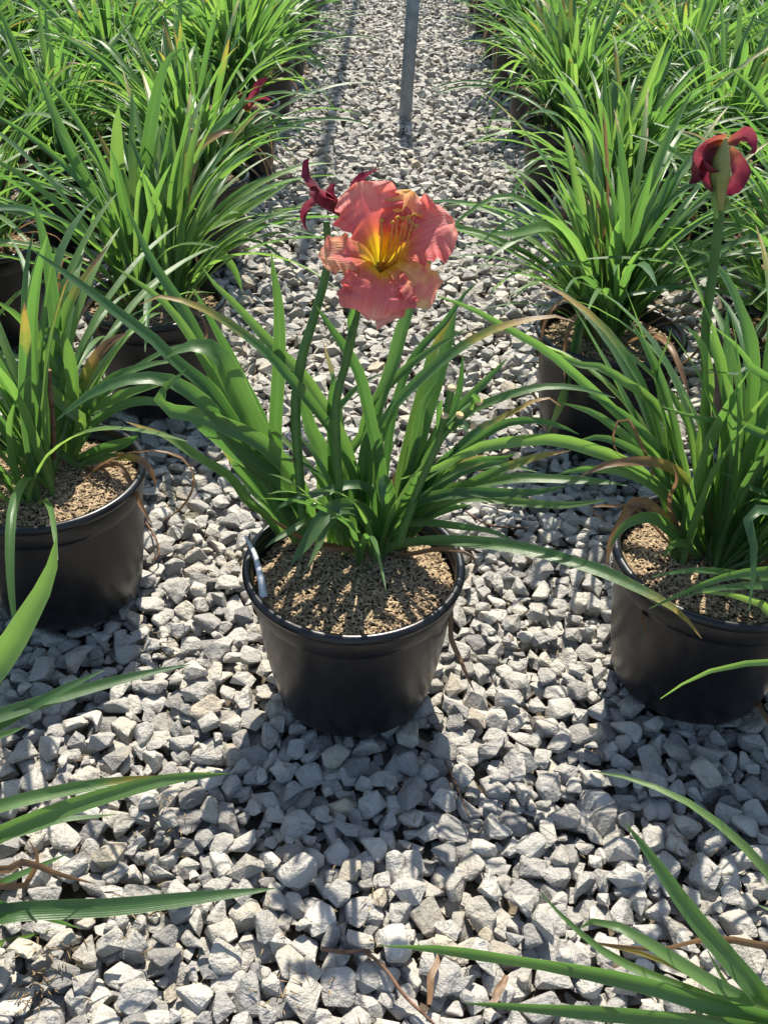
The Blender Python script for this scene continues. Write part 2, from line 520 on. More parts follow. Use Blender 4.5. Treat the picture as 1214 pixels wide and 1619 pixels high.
def place_stones():
    scored = []
    for n, s in enumerate(stones):
        p = Vector(s[:3]); d = depth_of(p)
        if d < 0.2: continue
        q = CAM_R.transposed() @ (p - Vector((0, 0, CAM_Z)))
        u = q.x / -q.z * F_PX + PW / 2; v = PH / 2 - q.y / -q.z * F_PX
        if -20 < u < PW + 20 and -20 < v < PH + 20 and s[2] + s[5] > -0.012:
            scored.append((s[3] * s[4] / d ** 2, n))
    scored.sort(reverse=True)
    single = {n for _, n in scored[:300]}
    protos = []
    for V, T in NEAR_P:
        mb = MB(); mb.add(V, None, T)
        protos.append(mb.mesh('stone', M_STONE, smooth=False))
    rs = np.random.default_rng(5)
    mb = MB()
    for n, s in enumerate(stones):
        x, y, z, a, b_, c_, yaw, tilt, td = s
        rot = rot3(yaw, tilt, td)
        if n in single:
            o = link(bpy.data.objects.new('stone', protos[int(rs.integers(len(protos)))]), ground)
            m = Matrix(rot.tolist()).to_4x4() @ Matrix.Diagonal((a * 1.1, b_ * 1.1, c_ * 1.08, 1))
            o.matrix_basis = Matrix.Translation((x, y, z)) @ m
            continue
        near = y < 1.5 and abs(x) < 0.95 and z + c_ > -0.026
        V, T = (NEAR_P if near else FAR_P)[int(rs.integers(len(NEAR_P if near else FAR_P)))]
        P = (V * np.array([a, b_, c_]) * 1.1) @ rot.T + np.array([x, y, z])
        mb.add(P, None, T, rnd=rs.random())
    tag(mb.obj('gravel', M_STONE, None, smooth=False), 'pale grey crushed limestone gravel covering the ground between the pots', 'gravel', kind='stuff')
place_stones()

def ground_top(x, y):
    j = int((x + 2.9) / 0.005); i = int((y + 0.35) / 0.005)
    if 0 <= i < HM.shape[0] and 0 <= j < HM.shape[1]: return float(HM[max(0, i - 1):i + 2, max(0, j - 1):j + 2].max())
    return 0.0

# ------------------------------------------------------------------ pots
def lathe(mb, prof, seg=56):
    a = np.linspace(0, 2 * np.pi, seg, endpoint=False)
    P = np.array(prof)
    V = np.stack([P[:, None, 0] * np.cos(a), P[:, None, 0] * np.sin(a), np.repeat(P[:, 1:2], seg, 1)], -1)
    q = gq(len(prof), seg, True)[:, ::-1]
    mb.add(V.reshape(-1, 3), q)
def pot_meshes():
    mb = MB()
    r = POT_R
    lathe(mb, [(0.0, 0.004), (BASE_R - .02, 0.003), (BASE_R - .012, -0.004), (BASE_R - 0.005, -0.005), (BASE_R - .001, 0.000), (BASE_R + .001, 0.006),
               (BASE_R + .0105, 0.06), (BASE_R + .0185, 0.12), (r - 0.0135, 0.178), (r - 0.0128, 0.186),
               (r - 0.0090, 0.1875), (r - 0.0078, 0.190), (r - 0.0062, 0.214), (r - 0.0075, 0.219), (r - 0.012, 0.219),
               (r - 0.0135, 0.19), (r - 0.019, 0.15), (BASE_R, 0.02), (0, 0.018)])
    wall = mb.mesh('pot', M_POT)
    mb = MB()
    prof = [(r - 0.0065 + 0.0065 * math.cos(t), 0.2205 + 0.0075 * math.sin(t)) for t in np.linspace(0, 2 * math.pi, 13)]
    lathe(mb, prof, 64)
    rim = mb.mesh('rim', M_POT)
    return wall, rim
POT_ME, RIM_ME = pot_meshes()

def mulch_mesh(n, seed):
    rr = np.random.default_rng(seed)
    mb = MB()
    seg, rings = 40, 8
    rad = np.linspace(0, POT_R - 0.0135, rings)
    a = np.linspace(0, 2 * np.pi, seg, endpoint=False)
    V = []
    for rd in rad:
        V.append(np.stack([rd * np.cos(a), rd * np.sin(a), SOIL_Z - 0.012 * (rd / POT_R) ** 2 + rr.normal(0, .0022, seg) * (rd > 0)], -1))
    mb.add(np.array(V).reshape(-1, 3), gq(rings, seg, True), rnd=0.0)
    return_mb = mb
    sp = np.array([(-1, 0, 0), (-.3, 1, 0), (-.3, 0, .8), (-.3, -1, 0), (.4, .9, 0), (.4, 0, .8), (.4, -.9, 0), (1, 0, .1)], float)
    tr = np.array([(0, 2, 1), (0, 3, 2), (1, 2, 5), (1, 5, 4), (2, 3, 6), (2, 6, 5), (4, 5, 7), (5, 6, 7)])
    hb = MB()
    for i in range(n):
        rd = (POT_R - 0.018) * math.sqrt(rr.random()); t = rr.uniform(0, 6.283)
        L = rr.uniform(.0038, .0062); w = L * rr.uniform(.22, .31)
        rot = rot3(rr.uniform(0, 6.283), rr.normal(0, .38), rr.uniform(0, 6.283))
        P = (sp * np.array([L, w, w * .7])) @ rot.T
        z = SOIL_Z - 0.012 * (rd / POT_R) ** 2 + rr.uniform(0.0, 0.006)
        hb.add(P + np.array([rd * math.cos(t), rd * math.sin(t), z]), None, tr, rnd=rr.random() * .999)
    return return_mb.mesh('soil', M_SOIL), (hb.mesh('rice_hull_mulch', M_HULL) if n else None)
SOIL_ME, HULL_ME = mulch_mesh(6500, 3)
_, HULL_FEW = mulch_mesh(1500, 4)

# ------------------------------------------------------------------ leaves
NU = 5
UU = np.linspace(-1, 1, NU)
def width_profile(t):
    w = np.minimum(1.0, 0.62 + 1.1 * t)
    k = np.clip((t - 0.50) / 0.50, 0, 1)
    return w * np.maximum(1 - k ** 2.7, 0.0) ** 0.78
def leaf_arrays(P, S, w, fold=0.35):
    n = len(P)
    T = tangents(P)
    S = norm(S - (S * T).sum(1, keepdims=True) * T)
    N = np.cross(S, T)
    N = N * np.where(N[:, 2:3].mean() < 0, -1, 1)
    t = np.linspace(0, 1, n)
    hw = 0.5 * w * width_profile(t)
    hw[-1] = 0.0004
    fd = fold * (1.25 - 0.75 * t)
    ph = float(P[-1, 0] * 91 + P[-1, 1] * 57 + w * 999)
    wav = 0.10 * np.sin(17 * t + ph)[:, None] * UU[None] + 0.09 * np.sin(29 * t + 2 * ph)[:, None] * (UU[None] ** 2) * np.sign(UU)[None]
    gut = np.abs(UU) ** 1.15
    V = P[:, None, :] + hw[:, None, None] * (UU[None, :, None] * S[:, None, :] + (gut[None, :, None] * fd[:, None, None] + wav[:, :, None]) * N[:, None, :])
    V = V + (0.0022 * np.sin(9 * t + ph) * t)[:, None, None] * S[:, None, :]
    return V.reshape(-1, 3), np.repeat(t, NU), np.tile(UU, n)
def curve_leaf(rr, L, th0, droop, power, kink=None, sway=0.0, n=13):
    """leaf in the XZ plane leaving the origin th0 from vertical and bending over by droop"""
    s = np.linspace(0, 1, n)
    th = th0 + droop * s ** power
    if kink: th = th + kink[1] / (1 + np.exp(-(s - kink[0]) * 26))
    az = sway * s ** 2
    ds = L / (n - 1)
    d = np.stack([np.sin(th) * np.cos(az), np.sin(th) * np.sin(az), np.cos(th)], 1)
    P = np.vstack([[0, 0, 0], np.cumsum(d[:-1] * ds, axis=0)])
    tw = rr.normal(0, 0.55) * s
    Nn = np.stack([-np.cos(th) * np.cos(az), -np.cos(th) * np.sin(az), np.sin(th)], 1)
    S0 = np.stack([-np.sin(az), np.cos(az), 0 * az], 1)
    return P, np.cos(tw)[:, None] * S0 + np.sin(tw)[:, None] * Nn
LEAF_SETS = {'up': [], 'mid': [], 'arch': [], 'dead': []}
def make_leaf_protos():
    rr = np.random.default_rng(21)
    def add(kind, cnt, fn):
        for _ in range(cnt):
            L, th0, dr, pw, w, kink, dry = fn()
            n = 13 if not kink else 16
            P, S = curve_leaf(rr, L, th0, dr, pw, kink, rr.normal(0, .25), n)
            V, t, u = leaf_arrays(P, S, w, rr.uniform(.4, .85))
            LEAF_SETS[kind].append((V, t, u, n, dry, rr.random()))
    U = rr.uniform
    def dr_(): return U(.04, .16) if rr.random() < .10 else 0.0
    add('up', 16, lambda: (U(.30, .43), U(.02, .16), U(.2, .8), U(1.3, 2.4), U(.0125, .020), None, dr_()))
    add('mid', 20, lambda: (U(.36, .54), U(.14, .42), U(.7, 1.5), U(1.1, 2.0), U(.0105, .0175), (U(.5, .75), U(.5, 1.4)) if rr.random() < .2 else None, dr_()))
    add('arch', 20, lambda: (U(.34, .54), U(.30, .68), U(1.0, 1.8), U(.8, 1.5), U(.0095, .016), (U(.45, .7), U(.4, 1.0)) if rr.random() < .2 else None, dr_()))
    add('dead', 10, lambda: (U(.2, .36), U(.3, .9), U(1.3, 2.6), U(.7, 1.3), U(.005, .011), (U(.4, .7), U(.3, 1.6)), 1.2))
make_leaf_protos()
LEAF_ME = {}
for kind_, lst in LEAF_SETS.items():
    LEAF_ME[kind_] = []
    for (V, t, u, n, dry, rn) in lst:
        mb = MB(); mb.add(V, gq(n, NU), t=t, u=u, dry=dry, rnd=rn)
        LEAF_ME[kind_].append(mb.mesh('leaf', M_LEAF))

def clump(rs, fans, per_fan, scale=1.0, dead=4, avoid=None):
    """positions, headings and kinds of the leaves of one plant: flat two-ranked fans grouped in a clump"""
    res = []
    for f in range(fans):
        fr = rs.uniform(0.0, 0.062); fa = rs.uniform(0, 6.283)
        fx, fy = fr * math.cos(fa), fr * math.sin(fa)
        plane = rs.uniform(0, math.pi)
        for k in range(per_fan):
            inner = k / max(1, per_fan - 1)
            kind = 'up' if inner < .19 else ('mid' if inner < .62 else 'arch')
            hd = plane + (math.pi if k % 2 else 0) + rs.gauss(0, .28)
            if fr > .02:                       # pushed outward by the other fans
                d = (fa - hd + math.pi) % (2 * math.pi) - math.pi
                hd += d * (.30 + .2 * inner)
            off = 0.004 + 0.009 * inner
            res.append((fx + off * math.cos(hd), fy + off * math.sin(hd), hd, kind, scale * rs.uniform(.82, 1.12), rs.random()))
    for _ in range(dead):
        a = rs.uniform(0, 6.283)
        res.append((.05 * math.cos(a), .05 * math.sin(a), a, 'dead', scale * rs.uniform(.8, 1.2), rs.random()))
    if avoid: res = [r for r in res if not avoid(r)]
    return res

def foliage_mesh(seed, fans, per_fan, scale):
    rs = random.Random(seed)
    mb = MB()
    for (x, y, hd, kind, sc, rn) in clump(rs, fans, per_fan, scale, dead=5):
        V, t, u, n, dry, r0 = LEAF_SETS[kind][rs.randrange(len(LEAF_SETS[kind]))]
        c, s = math.cos(hd), math.sin(hd)
        P = V * sc @ np.array([[c, -s, 0], [s, c, 0], [0, 0, 1]]).T + np.array([x, y, SOIL_Z - .004])
        mb.add(P, gq(n, NU), t=t, u=u, dry=dry, rnd=rn)
    return mb.mesh('foliage', M_LEAF)
FOLIAGE = [foliage_mesh(50 + i, 12, 13, 1.0 + 0.04 * (i % 3)) for i in range(7)]

def potted(xy, label, group=None, rz=0.0, hulls='few', cat='potted plant'):
    root = empty('potted_daylily', (xy[0], xy[1], 0.0), rz)
    tag(root, label, cat, group)
    pot = link(bpy.data.objects.new('pot', POT_ME), root)
    link(bpy.data.objects.new('rim', RIM_ME), pot)
    soil = link(bpy.data.objects.new('soil', SOIL_ME), root)
    if hulls:
        h = link(bpy.data.objects.new('rice_hull_mulch', HULL_ME if hulls == 'full' else HULL_FEW), soil)
        h.rotation_euler.z = random.uniform(0, 6.28)
        h['kind'] = 'stuff'
    return root
def add_leaves(root, leaves, rs):
    for (x, y, hd, kind, sc, rn) in leaves:
        me = LEAF_ME[kind][rs.randrange(len(LEAF_ME[kind]))]
        o = link(bpy.data.objects.new('dry_leaf' if kind == 'dead' else 'leaf', me), root)
        o.location = (x, y, SOIL_Z - .004)
        o.rotation_euler = (rs.gauss(0, .05), rs.gauss(0, .05), hd)
        o.scale = (sc, sc, sc)

def to_px(p):
    q = CAM_R.transposed() @ (Vector(p) - Vector((0, 0, CAM_Z)))
    return (q.x / -q.z * F_PX + PW / 2, PH / 2 - q.y / -q.z * F_PX)
def traced(root, pts, wpx, dy, dry=0.0, base_y=None, rnd=None, spin=None, fold=0.5, soil=SOIL_Z, name=None, n=20):
    """a leaf through photo pixels (base first); its distance starts at the soil it grows from and runs to dy at the tip"""
    if base_y is None:
        b = at_z(pts[0][0], pts[0][1], soil)
        yb = b.y
    else:
        yb = base_y
        if name is None:
            rb = random.Random(int(pts[-1][0] * 7 + pts[-1][1]))
            pts = [to_px((root.location.x + rb.uniform(-.03, .03), yb, soil))] + list(pts[2:])
    L = [0.0]
    for a, b in zip(pts, pts[1:]): L.append(L[-1] + math.dist(a, b))
    P3 = [at_y(px, py, yb + dy * (l / L[-1]) ** 1.2) for (px, py), l in zip(pts, L)]
    P = spline(P3, n)
    T = tangents(P)
    rs_ = random.Random(int(pts[-1][0] * 31 + pts[-1][1]))
    sp = rs_.gauss(0, .35) if spin is None else spin
    face = np.array([0.0, -0.72, 0.69])
    S = norm(np.cross(T, face))
    for i in range(1, len(S)):
        if (S[i] * S[i - 1]).sum() < 0: S[i] = -S[i]
    N = np.cross(S, T)
    ang = sp * np.linspace(.4, 1.3, n)[:, None]
    S = np.cos(ang) * S + np.sin(ang) * N
    w = wpx * depth_of(P[len(P) // 2]) / F_PX * 1.06
    V, t, u = leaf_arrays(P, S, w, fold)
    mb = MB()
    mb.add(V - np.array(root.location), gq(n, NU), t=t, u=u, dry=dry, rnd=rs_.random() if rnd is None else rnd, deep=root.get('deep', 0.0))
    return mb.obj(name or ('dry_leaf' if dry >= 1 else 'leaf'), M_LEAF, root)

def scape(root, pts3, radii, parent_name='flower_stalk', material=None):
    mb = MB()
    tube(mb, [np.array(p) - np.array(root.location) for p in pts3], radii, 18, 8)
    return mb.obj(parent_name, material or M_SCAPE, root)
def traced_line(pts, dy, base_y):
    L = [0.0]
    for a, b in zip(pts, pts[1:]): L.append(L[-1] + math.dist(a, b))
    return [at_y(px, py, base_y + dy * (l / L[-1])) for (px, py), l in zip(pts, L)]

# ------------------------------------------------------------------ the flowering plant on the path
C = potted(C_XY, 'daylily with one open coral and yellow flower, its black pot alone mid path', None, 0.0, 'full')
SELF_SHADE = 0.5
C['deep'] = SELF_SHADE
C_LEAVES = [
    (20, .03, 0, [(468, 850), (452, 790), (437, 700), (437, 640), (440, 560), (441, 480), (436, 440), (432, 400)]),
    (16, -.03, .12, [(575, 862), (561, 768), (539, 707), (519, 674), (499, 647), (467, 607), (435, 570), (403, 541), (368, 516), (331, 494), (292, 479), (257, 470), (220, 484)]),
    (17, .07, 0, [(580, 868), (566, 770), (545, 700), (519, 649), (504, 627), (482, 592), (452, 563), (418, 528), (388, 496), (361, 469), (336, 447), (318, 424)]),
    (18, .09, 0, [(470, 850), (420, 770), (380, 690), (345, 605), (325, 555), (300, 505), (277, 469), (235, 408), (199, 328)]),
    (20, .0, 0, [(480, 860), (450, 800), (400, 720), (358, 652), (343, 630), (319, 602), (282, 575), (245, 538), (188, 497), (117, 445), (49, 396)]),
    (14, .03, 0, [(470, 850), (420, 760), (375, 670), (330, 580), (300, 525), (263, 478), (225, 450), (178, 422)]),
    (36, -.02, 0, [(480, 850), (440, 760), (405, 680), (378, 627), (360, 590), (345, 563), (329, 552), (311, 548), (282, 555), (258, 569)]),
    (20, .06, 0, [(490, 852), (440, 720), (415, 659), (393, 617), (373, 578), (353, 541), (336, 511), (319, 479), (304, 455)]),
    (25, -.08, 0, [(500, 856), (487, 793), (472, 764), (447, 731), (418, 704), (388, 687), (348, 670), (314, 655), (277, 649), (257, 635), (260, 618), (279, 602), (295, 583)]),
    (30, -.06, 0, [(482, 856), (462, 798), (442, 768), (413, 744), (373, 714), (339, 687), (306, 667)]),
    (16, -.05, .08, [(445, 852), (420, 815), (393, 793), (363, 756), (319, 729), (284, 704), (257, 687), (200, 665)]),
    (22, -.02, .10, [(448, 850), (432, 811), (418, 788), (393, 759), (368, 726), (341, 693)]),
    (15, -.06, 0, [(597, 868), (592, 800), (580, 773), (548, 768), (514, 778), (469, 788), (442, 801), (434, 815)]),
    (24, -.12, 0, [(595, 872), (592, 838), (578, 815), (555, 802), (531, 803), (509, 818), (492, 843), (474, 872), (461, 894)]),
    (13, -.12, 0, [(592, 874), (585, 835), (560, 812), (538, 812), (519, 830), (506, 855), (494, 877), (484, 895)]),
    (12, -.10, 0, [(582, 878), (558, 848), (531, 833), (489, 824), (457, 838), (432, 855), (420, 867)]),
    (18, -.02, 0, [(602, 868), (604, 800), (603, 756), (600, 726), (593, 689), (588, 672), (578, 632), (566, 592), (548, 558), (529, 531), (511, 501), (497, 479)]),
    (22, -.06, 0, [(606, 872), (613, 810), (612, 768), (606, 755), (602, 770), (604, 800)]),
    (22, .08, 0, [(590, 868), (580, 760), (583, 700), (593, 657), (608, 617), (623, 578), (637, 526), (650, 486), (664, 447), (679, 412), (698, 380)]),
    (13, .10, 0, [(602, 866), (606, 780), (613, 702), (620, 652), (637, 595), (645, 578), (669, 546), (702, 514), (724, 484), (739, 462), (756, 447)]),
    (14, .05, 0, [(520, 858), (524, 800), (532, 765), (551, 719), (573, 690), (581, 657), (600, 625), (620, 603), (645, 578), (674, 556), (706, 536), (736, 519)]),
    (18, .02, .16, [(575, 864), (580, 780), (590, 730), (603, 689), (620, 650), (657, 610), (694, 576), (731, 549), (768, 526), (805, 512), (842, 503), (879, 499), (908, 508)]),
    (26, .10, 0, [(615, 864), (638, 790), (652, 739), (664, 687), (677, 638), (694, 578), (711, 521), (721, 492)]),
    (22, .12, .05, [(610, 862), (630, 760), (647, 687), (662, 638), (674, 588), (689, 544), (716, 497)]),
    (16, .05, 0, [(630, 858), (660, 760), (694, 677), (714, 657), (729, 640), (753, 615), (778, 593), (803, 568)]),
    (14, .0, 0, [(625, 864), (655, 770), (700, 690), (743, 650), (768, 638), (805, 623), (842, 613), (879, 610), (919, 615), (972, 631)]),
    (15, -.03, .22, [(640, 860), (665, 790), (702, 734), (729, 707), (758, 682), (793, 662), (818, 648), (842, 635), (862, 629), (882, 635), (887, 650), (876, 660)]),
    (13, -.02, 0, [(635, 860), (662, 780), (702, 726), (731, 707), (758, 689), (793, 670), (823, 665), (855, 667), (887, 677), (914, 689)]),
    (14, .0, 0, [(630, 860), (660, 790), (700, 745), (735, 732), (770, 727), (800, 722), (815, 715)]),
    (15, -.05, .12, [(640, 866), (670, 815), (700, 790), (731, 773), (758, 759), (793, 741), (830, 726), (867, 717), (902, 713)]),
    (16, -.08, 0, [(612, 868), (620, 823), (645, 801), (669, 788), (702, 782), (744, 780), (778, 781), (813, 781), (850, 777), (891, 766)]),
    (16, -.06, 0, [(635, 860), (665, 805), (702, 778), (739, 768), (778, 761), (818, 755), (855, 756), (892, 759), (919, 761), (966, 766), (992, 770)]),
    (13, -.10, 0, [(640, 868), (660, 830), (700, 797), (744, 788), (793, 793), (842, 797), (892, 797), (960, 788)]),
    (12, -.10, 0, [(625, 870), (635, 835), (669, 828), (706, 830), (756, 835), (788, 845), (810, 859)]),
    (20, -.18, .06, [(604, 878), (620, 864), (657, 857), (694, 855), (744, 857), (793, 862), (842, 872), (879, 882), (917, 895), (956, 908), (999, 928), (1047, 951), (1080, 973), (1110, 1008)]),
    (18, -.07, 0, [(610, 884), (605, 888), (588, 902), (571, 917), (556, 934)]),
    (15, -.04, 0, [(608, 872), (630, 813), (647, 781), (662, 751)]),
    (10, .10, 0, [(545, 856), (532, 760), (531, 659), (539, 644), (558, 622), (583, 602), (610, 588)]),
    (16, .02, 0, [(530, 858), (524, 740), (524, 640), (529, 602), (524, 588), (514, 592)]),
    (24, .03, 0, [(528, 860), (516, 790), (514, 740), (506, 709), (492, 680), (482, 640), (474, 612)]),
    (22, -.09, 0, [(470, 858), (400, 740), (340, 655), (290, 612), (250, 597), (197, 600), (141, 624), (91, 666)]),
    (18, .04, 0, [(560, 864), (552, 780), (548, 720), (556, 690)]),
    (16, .02, 0, [(572, 866), (570, 790), (573, 726), (590, 668), (606, 622)]),
    (16, .04, 0, [(618, 862), (640, 770), (660, 690), (668, 640), (690, 600)]),
    (14, .05, 0, [(620, 862), (655, 770), (690, 700), (720, 630), (731, 560)]),
    (15, .0, 0, [(632, 864), (668, 800), (705, 750), (750, 716), (800, 700)]),
    (18, .02, 0, [(500, 858), (480, 800), (452, 742), (425, 700), (400, 668)]),
    (14, -.03, 0, [(622, 868), (650, 815), (690, 770), (735, 745), (790, 735), (850, 745)]),
    (13, .02, 0, [(540, 862), (538, 800), (530, 750), (536, 700)]),
    (12, -.04, 0, [(634, 866), (672, 822), (708, 803), (745, 800)]),
]
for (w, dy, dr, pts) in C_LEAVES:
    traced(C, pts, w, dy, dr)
rc = random.Random(12)
add_leaves(C, [(x * .8 + .02, y * .6 + .04, h, k_, sc, q) for (x, y, h, k_, sc, q) in clump(rc, 4, 6, .6, 0) if k_ != 'arch'], rc)
# dead strands: one over the rim to the right, one hanging down the front, bits at the base
for (w, dy, pts) in [
    (8, -.07, [(618, 880), (660, 875), (705, 868), (735, 873), (751, 886), (747, 900)]),
    (9, -.145, [(640, 885), (690, 915), (707, 944), (712, 975), (711, 1010), (729, 1050), (752, 1094)]),
    (7, -.05, [(575, 880), (530, 862), (490, 858), (455, 838), (425, 812)]),
    (7, .02, [(610, 878), (615, 840), (622, 770), (628, 740)]),
    (9, -.03, [(604, 880), (570, 872), (530, 866), (500, 868)])]:
    traced(C, pts, w, dy, 1.3, spin=.4)

def lift(root, p): return np.array(p) - np.array(root.location)
yb = C_XY[1] + 0.01
# scape to the open flower, scape to the spent one behind it, and the cut branching stalk
FL_Y = C_XY[1] - 0.005
sB = scape(C, traced_line([(540, 852), (531, 655), (543, 590), (553, 548), (558, 518), (566, 476), (572, 450)], -.012, yb + .02), [.0062, .0056, .0050, .0055])
sA = scape(C, traced_line([(480, 846), (473, 741), (468, 680), (468, 627), (473, 590), (479, 558), (492, 516), (506, 469), (516, 432), (519, 390), (516, 350)], .06, yb + .03), [.0060, .0062, .0066, .0055, .004])
sD = scape(C, traced_line([(632, 856), (660, 775), (682, 724), (699, 690), (724, 660), (750, 640)], .0, yb), [.006, .0055, .005, .0055])
def bract(root, pts, w, dy, by, parent=None):
    o = traced(root, pts, w, dy, 0.0, base_y=by, rnd=.55, spin=0.3, fold=.7, name='bract', n=10)
    return o
bract(C, [(553, 540), (553, 515), (555, 495), (556, 478)], 9, -.02, yb + .005)
bract(C, [(700, 690), (693, 668), (696, 645), (697, 632)], 10, -.015, yb - .005)
bract(C, [(712, 680), (728, 672), (738, 684)], 14, -.02, yb - .01)
bract(C, [(744, 648), (752, 630), (748, 622)], 13, -.01, yb - .01)
for (bx, by_, ex, ey) in [(746, 642, 757, 634), (690, 706, 714, 613), (704, 684, 727, 656), (716, 668, 748, 672), (690, 690, 703, 656)]:
    pts = traced_line([(bx, by_), ((bx + ex) / 2 + 1, (by_ + ey) / 2 + 2), (ex, ey)], -.012, yb)
    st = scape(C, pts, [.0036, .0042, .0046], 'cut_branch')
    mb = MB()
    e = np.array(pts[-1]); d = norm(e - np.array(pts[-2]))
    tube(mb, [e - d * .002, e + d * .0010, e + d * .0022], [.0052, .0054, .0036], 5, 8)
    o = mb.obj('cut_end', M_CUT, st); o.location = -np.array(C.location)

# ---- the open flower
W_PET = ([0, .2, .42, .6, .75, .87, .95, 1], [.24, .42, .74, .95, 1, .88, .60, .12])
W_SEP = ([0, .2, .42, .6, .75, .87, .95, 1], [.24, .40, .62, .74, .74, .62, .40, .06])
def tepal(parent, frame, org, ang, L, W, phi, ruffle, seed, sepal, name, material=None, spots=1.0):
    rr = np.random.default_rng(seed)
    nv, nu = 44, 21
    v = np.linspace(0, 1, nv); u = np.linspace(-1, 1, nu)
    ph = np.interp(v, [0, .25, .5, .75, 1], phi)
    ds = L / (nv - 1)
    r = 0.006 + np.concatenate([[0], np.cumsum(np.sin(ph[:-1]) * ds)])
    z = -0.045 + np.concatenate([[0], np.cumsum(np.cos(ph[:-1]) * ds)])
    w = W * np.interp(v, *(W_SEP if sepal else W_PET))
    Vv, Uu = np.meshgrid(v, u, indexing='ij')
    s = Uu * w[:, None] / 2
    am = s / (r[:, None] + 0.007 + .010 * np.clip((Vv - .4) / .3, 0, 1))
    am = np.clip(am, -1.05, 1.05)
    rr_ = r[:, None] + 0.25 * np.abs(s) * (Vv > .4) * 0
    sm = np.clip((Vv - .42) / .3, 0, 1)
    edge = np.abs(Uu) ** 2.2
    p1, p2 = rr.uniform(0, 6.28, 2)
    f1 = rr.uniform(4.2, 5.5)
    ruf = ruffle * sm * (edge * np.sin(f1 * 2 * np.pi * Vv + p1 + Uu * 1.3) + .75 * edge * np.sin(10 * 2 * np.pi * Vv + p2 + Uu * 3)
                         + .16 * np.sin(7 * Uu + 9 * Vv + p2))
    crease = -0.0035 * np.exp(-(Uu / .16) ** 2) * np.clip(Vv * 3, 0, 1) * (1 - Vv * .5)
    cup = 0.10 * w[:, None] * edge * (1 - sm) * .6
    off = ruf + crease + cup
    nr = -np.cos(ph)[:, None]; nz = np.sin(ph)[:, None]
    Rr = rr_ + off * nr
    Zz = z[:, None] + off * nz
    A = ang + am
    X = Rr * np.cos(A); Y = Rr * np.sin(A)
    # broad outer half opens flat instead of wrapping round the axis
    lat = s * sm * .35
    X = X - lat * math.sin(ang); Y = Y + lat * math.cos(ang)
    P = np.stack([X, Y, Zz], -1).reshape(-1, 3)
    P = P @ frame.T + org
    mb = MB()
    mb.add(P, gq(nv, nu), t=Vv.ravel(), u=Uu.ravel(), rnd=rr.random(), sepal=spots if sepal else 0.0)
    return mb.obj(name, material or PINK, parent)
def frame_from(A, xh=(1, 0, 0)):
    A = norm(np.array(A, float)); X = np.array(xh, float); X = norm(X - X.dot(A) * A); Y = np.cross(A, X)
    return np.stack([X, Y, A], 1)
flower_org = np.array(at_y(608, 395, FL_Y))
FR = frame_from((0.10, -0.66, 0.75), (1, 0, -.03))
flower = link(bpy.data.objects.new('flower', None), C)
flower.empty_display_size = .02
flower.location = lift(C, flower_org)
Z3 = np.zeros(3)
D = R
# sepals lie behind, petals in front
tepal(flower, FR, Z3 + FR[:, 2] * -.002, D(68), .094, .060, [D(10), D(22), D(46), D(58), D(60)], .006, 11, True, 'sepal')
tepal(flower, FR, Z3 + FR[:, 2] * -.002, D(-40), .100, .060, [D(10), D(24), D(66), D(116), D(145)], .004, 12, True, 'sepal', spots=.7)
tepal(flower, FR, Z3 + FR[:, 2] * -.002, D(190), .088, .058, [D(10), D(26), D(62), D(86), D(100)], .005, 13, True, 'sepal', spots=.45)
tepal(flower, FR, Z3, D(118), .100, .074, [D(12), D(22), D(44), D(58), D(72)], .0075, 21, False, 'petal')
tepal(flower, FR, Z3, D(24), .104, .070, [D(12), D(24), D(52), D(74), D(88)], .0080, 22, False, 'petal')
tepal(flower, FR, Z3, D(-96), .096, .078, [D(12), D(26), D(72), D(122), D(155)], .0090, 23, False, 'petal')
for i, (ex, ey) in enumerate([(-.006, .026), (.006, .024), (.011, .029), (.017, .031), (.022, .032), (.028, .034)]):
    mb = MB()
    a0 = i * 1.05
    b0 = np.array([.004 * math.cos(a0), .004 * math.sin(a0), -.040])
    mid = np.array([ex * .6, ey * .10 - .007, -.014 + .001 * (i % 3)])
    tip = np.array([ex, ey, .012 + .002 * (i % 3)])
    tube(mb, [(FR @ b0), FR @ mid, FR @ ((mid + tip) / 2 + np.array([0.001, -.004, .004])), FR @ tip], [.0010, .0009, .0008, .0006], 16, 6)
    st = mb.obj('stamen', M_STAMEN, flower)
    mb = MB()
    tube(mb, [FR @ (tip + np.array([-.0025, -.001, .0])), FR @ (tip + np.array([0, .0015, .001])), FR @ (tip + np.array([.0025, .0, .0]))], [.0007, .0012, .0007], 6, 6)
    mb.obj('anther', M_ANTHER, flower)
mb = MB()                                     # tube behind the flower down to the stalk
neck = [FR @ np.array([0, 0, -.040]), FR @ np.array([-.002, -.004, -.062]), np.array(at_y(572, 448, FL_Y - .0)) - flower_org]
tube(mb, neck, [.0085, .0062, .0056], 10, 10)
mb.obj('flower_tube', M_BUD, flower)

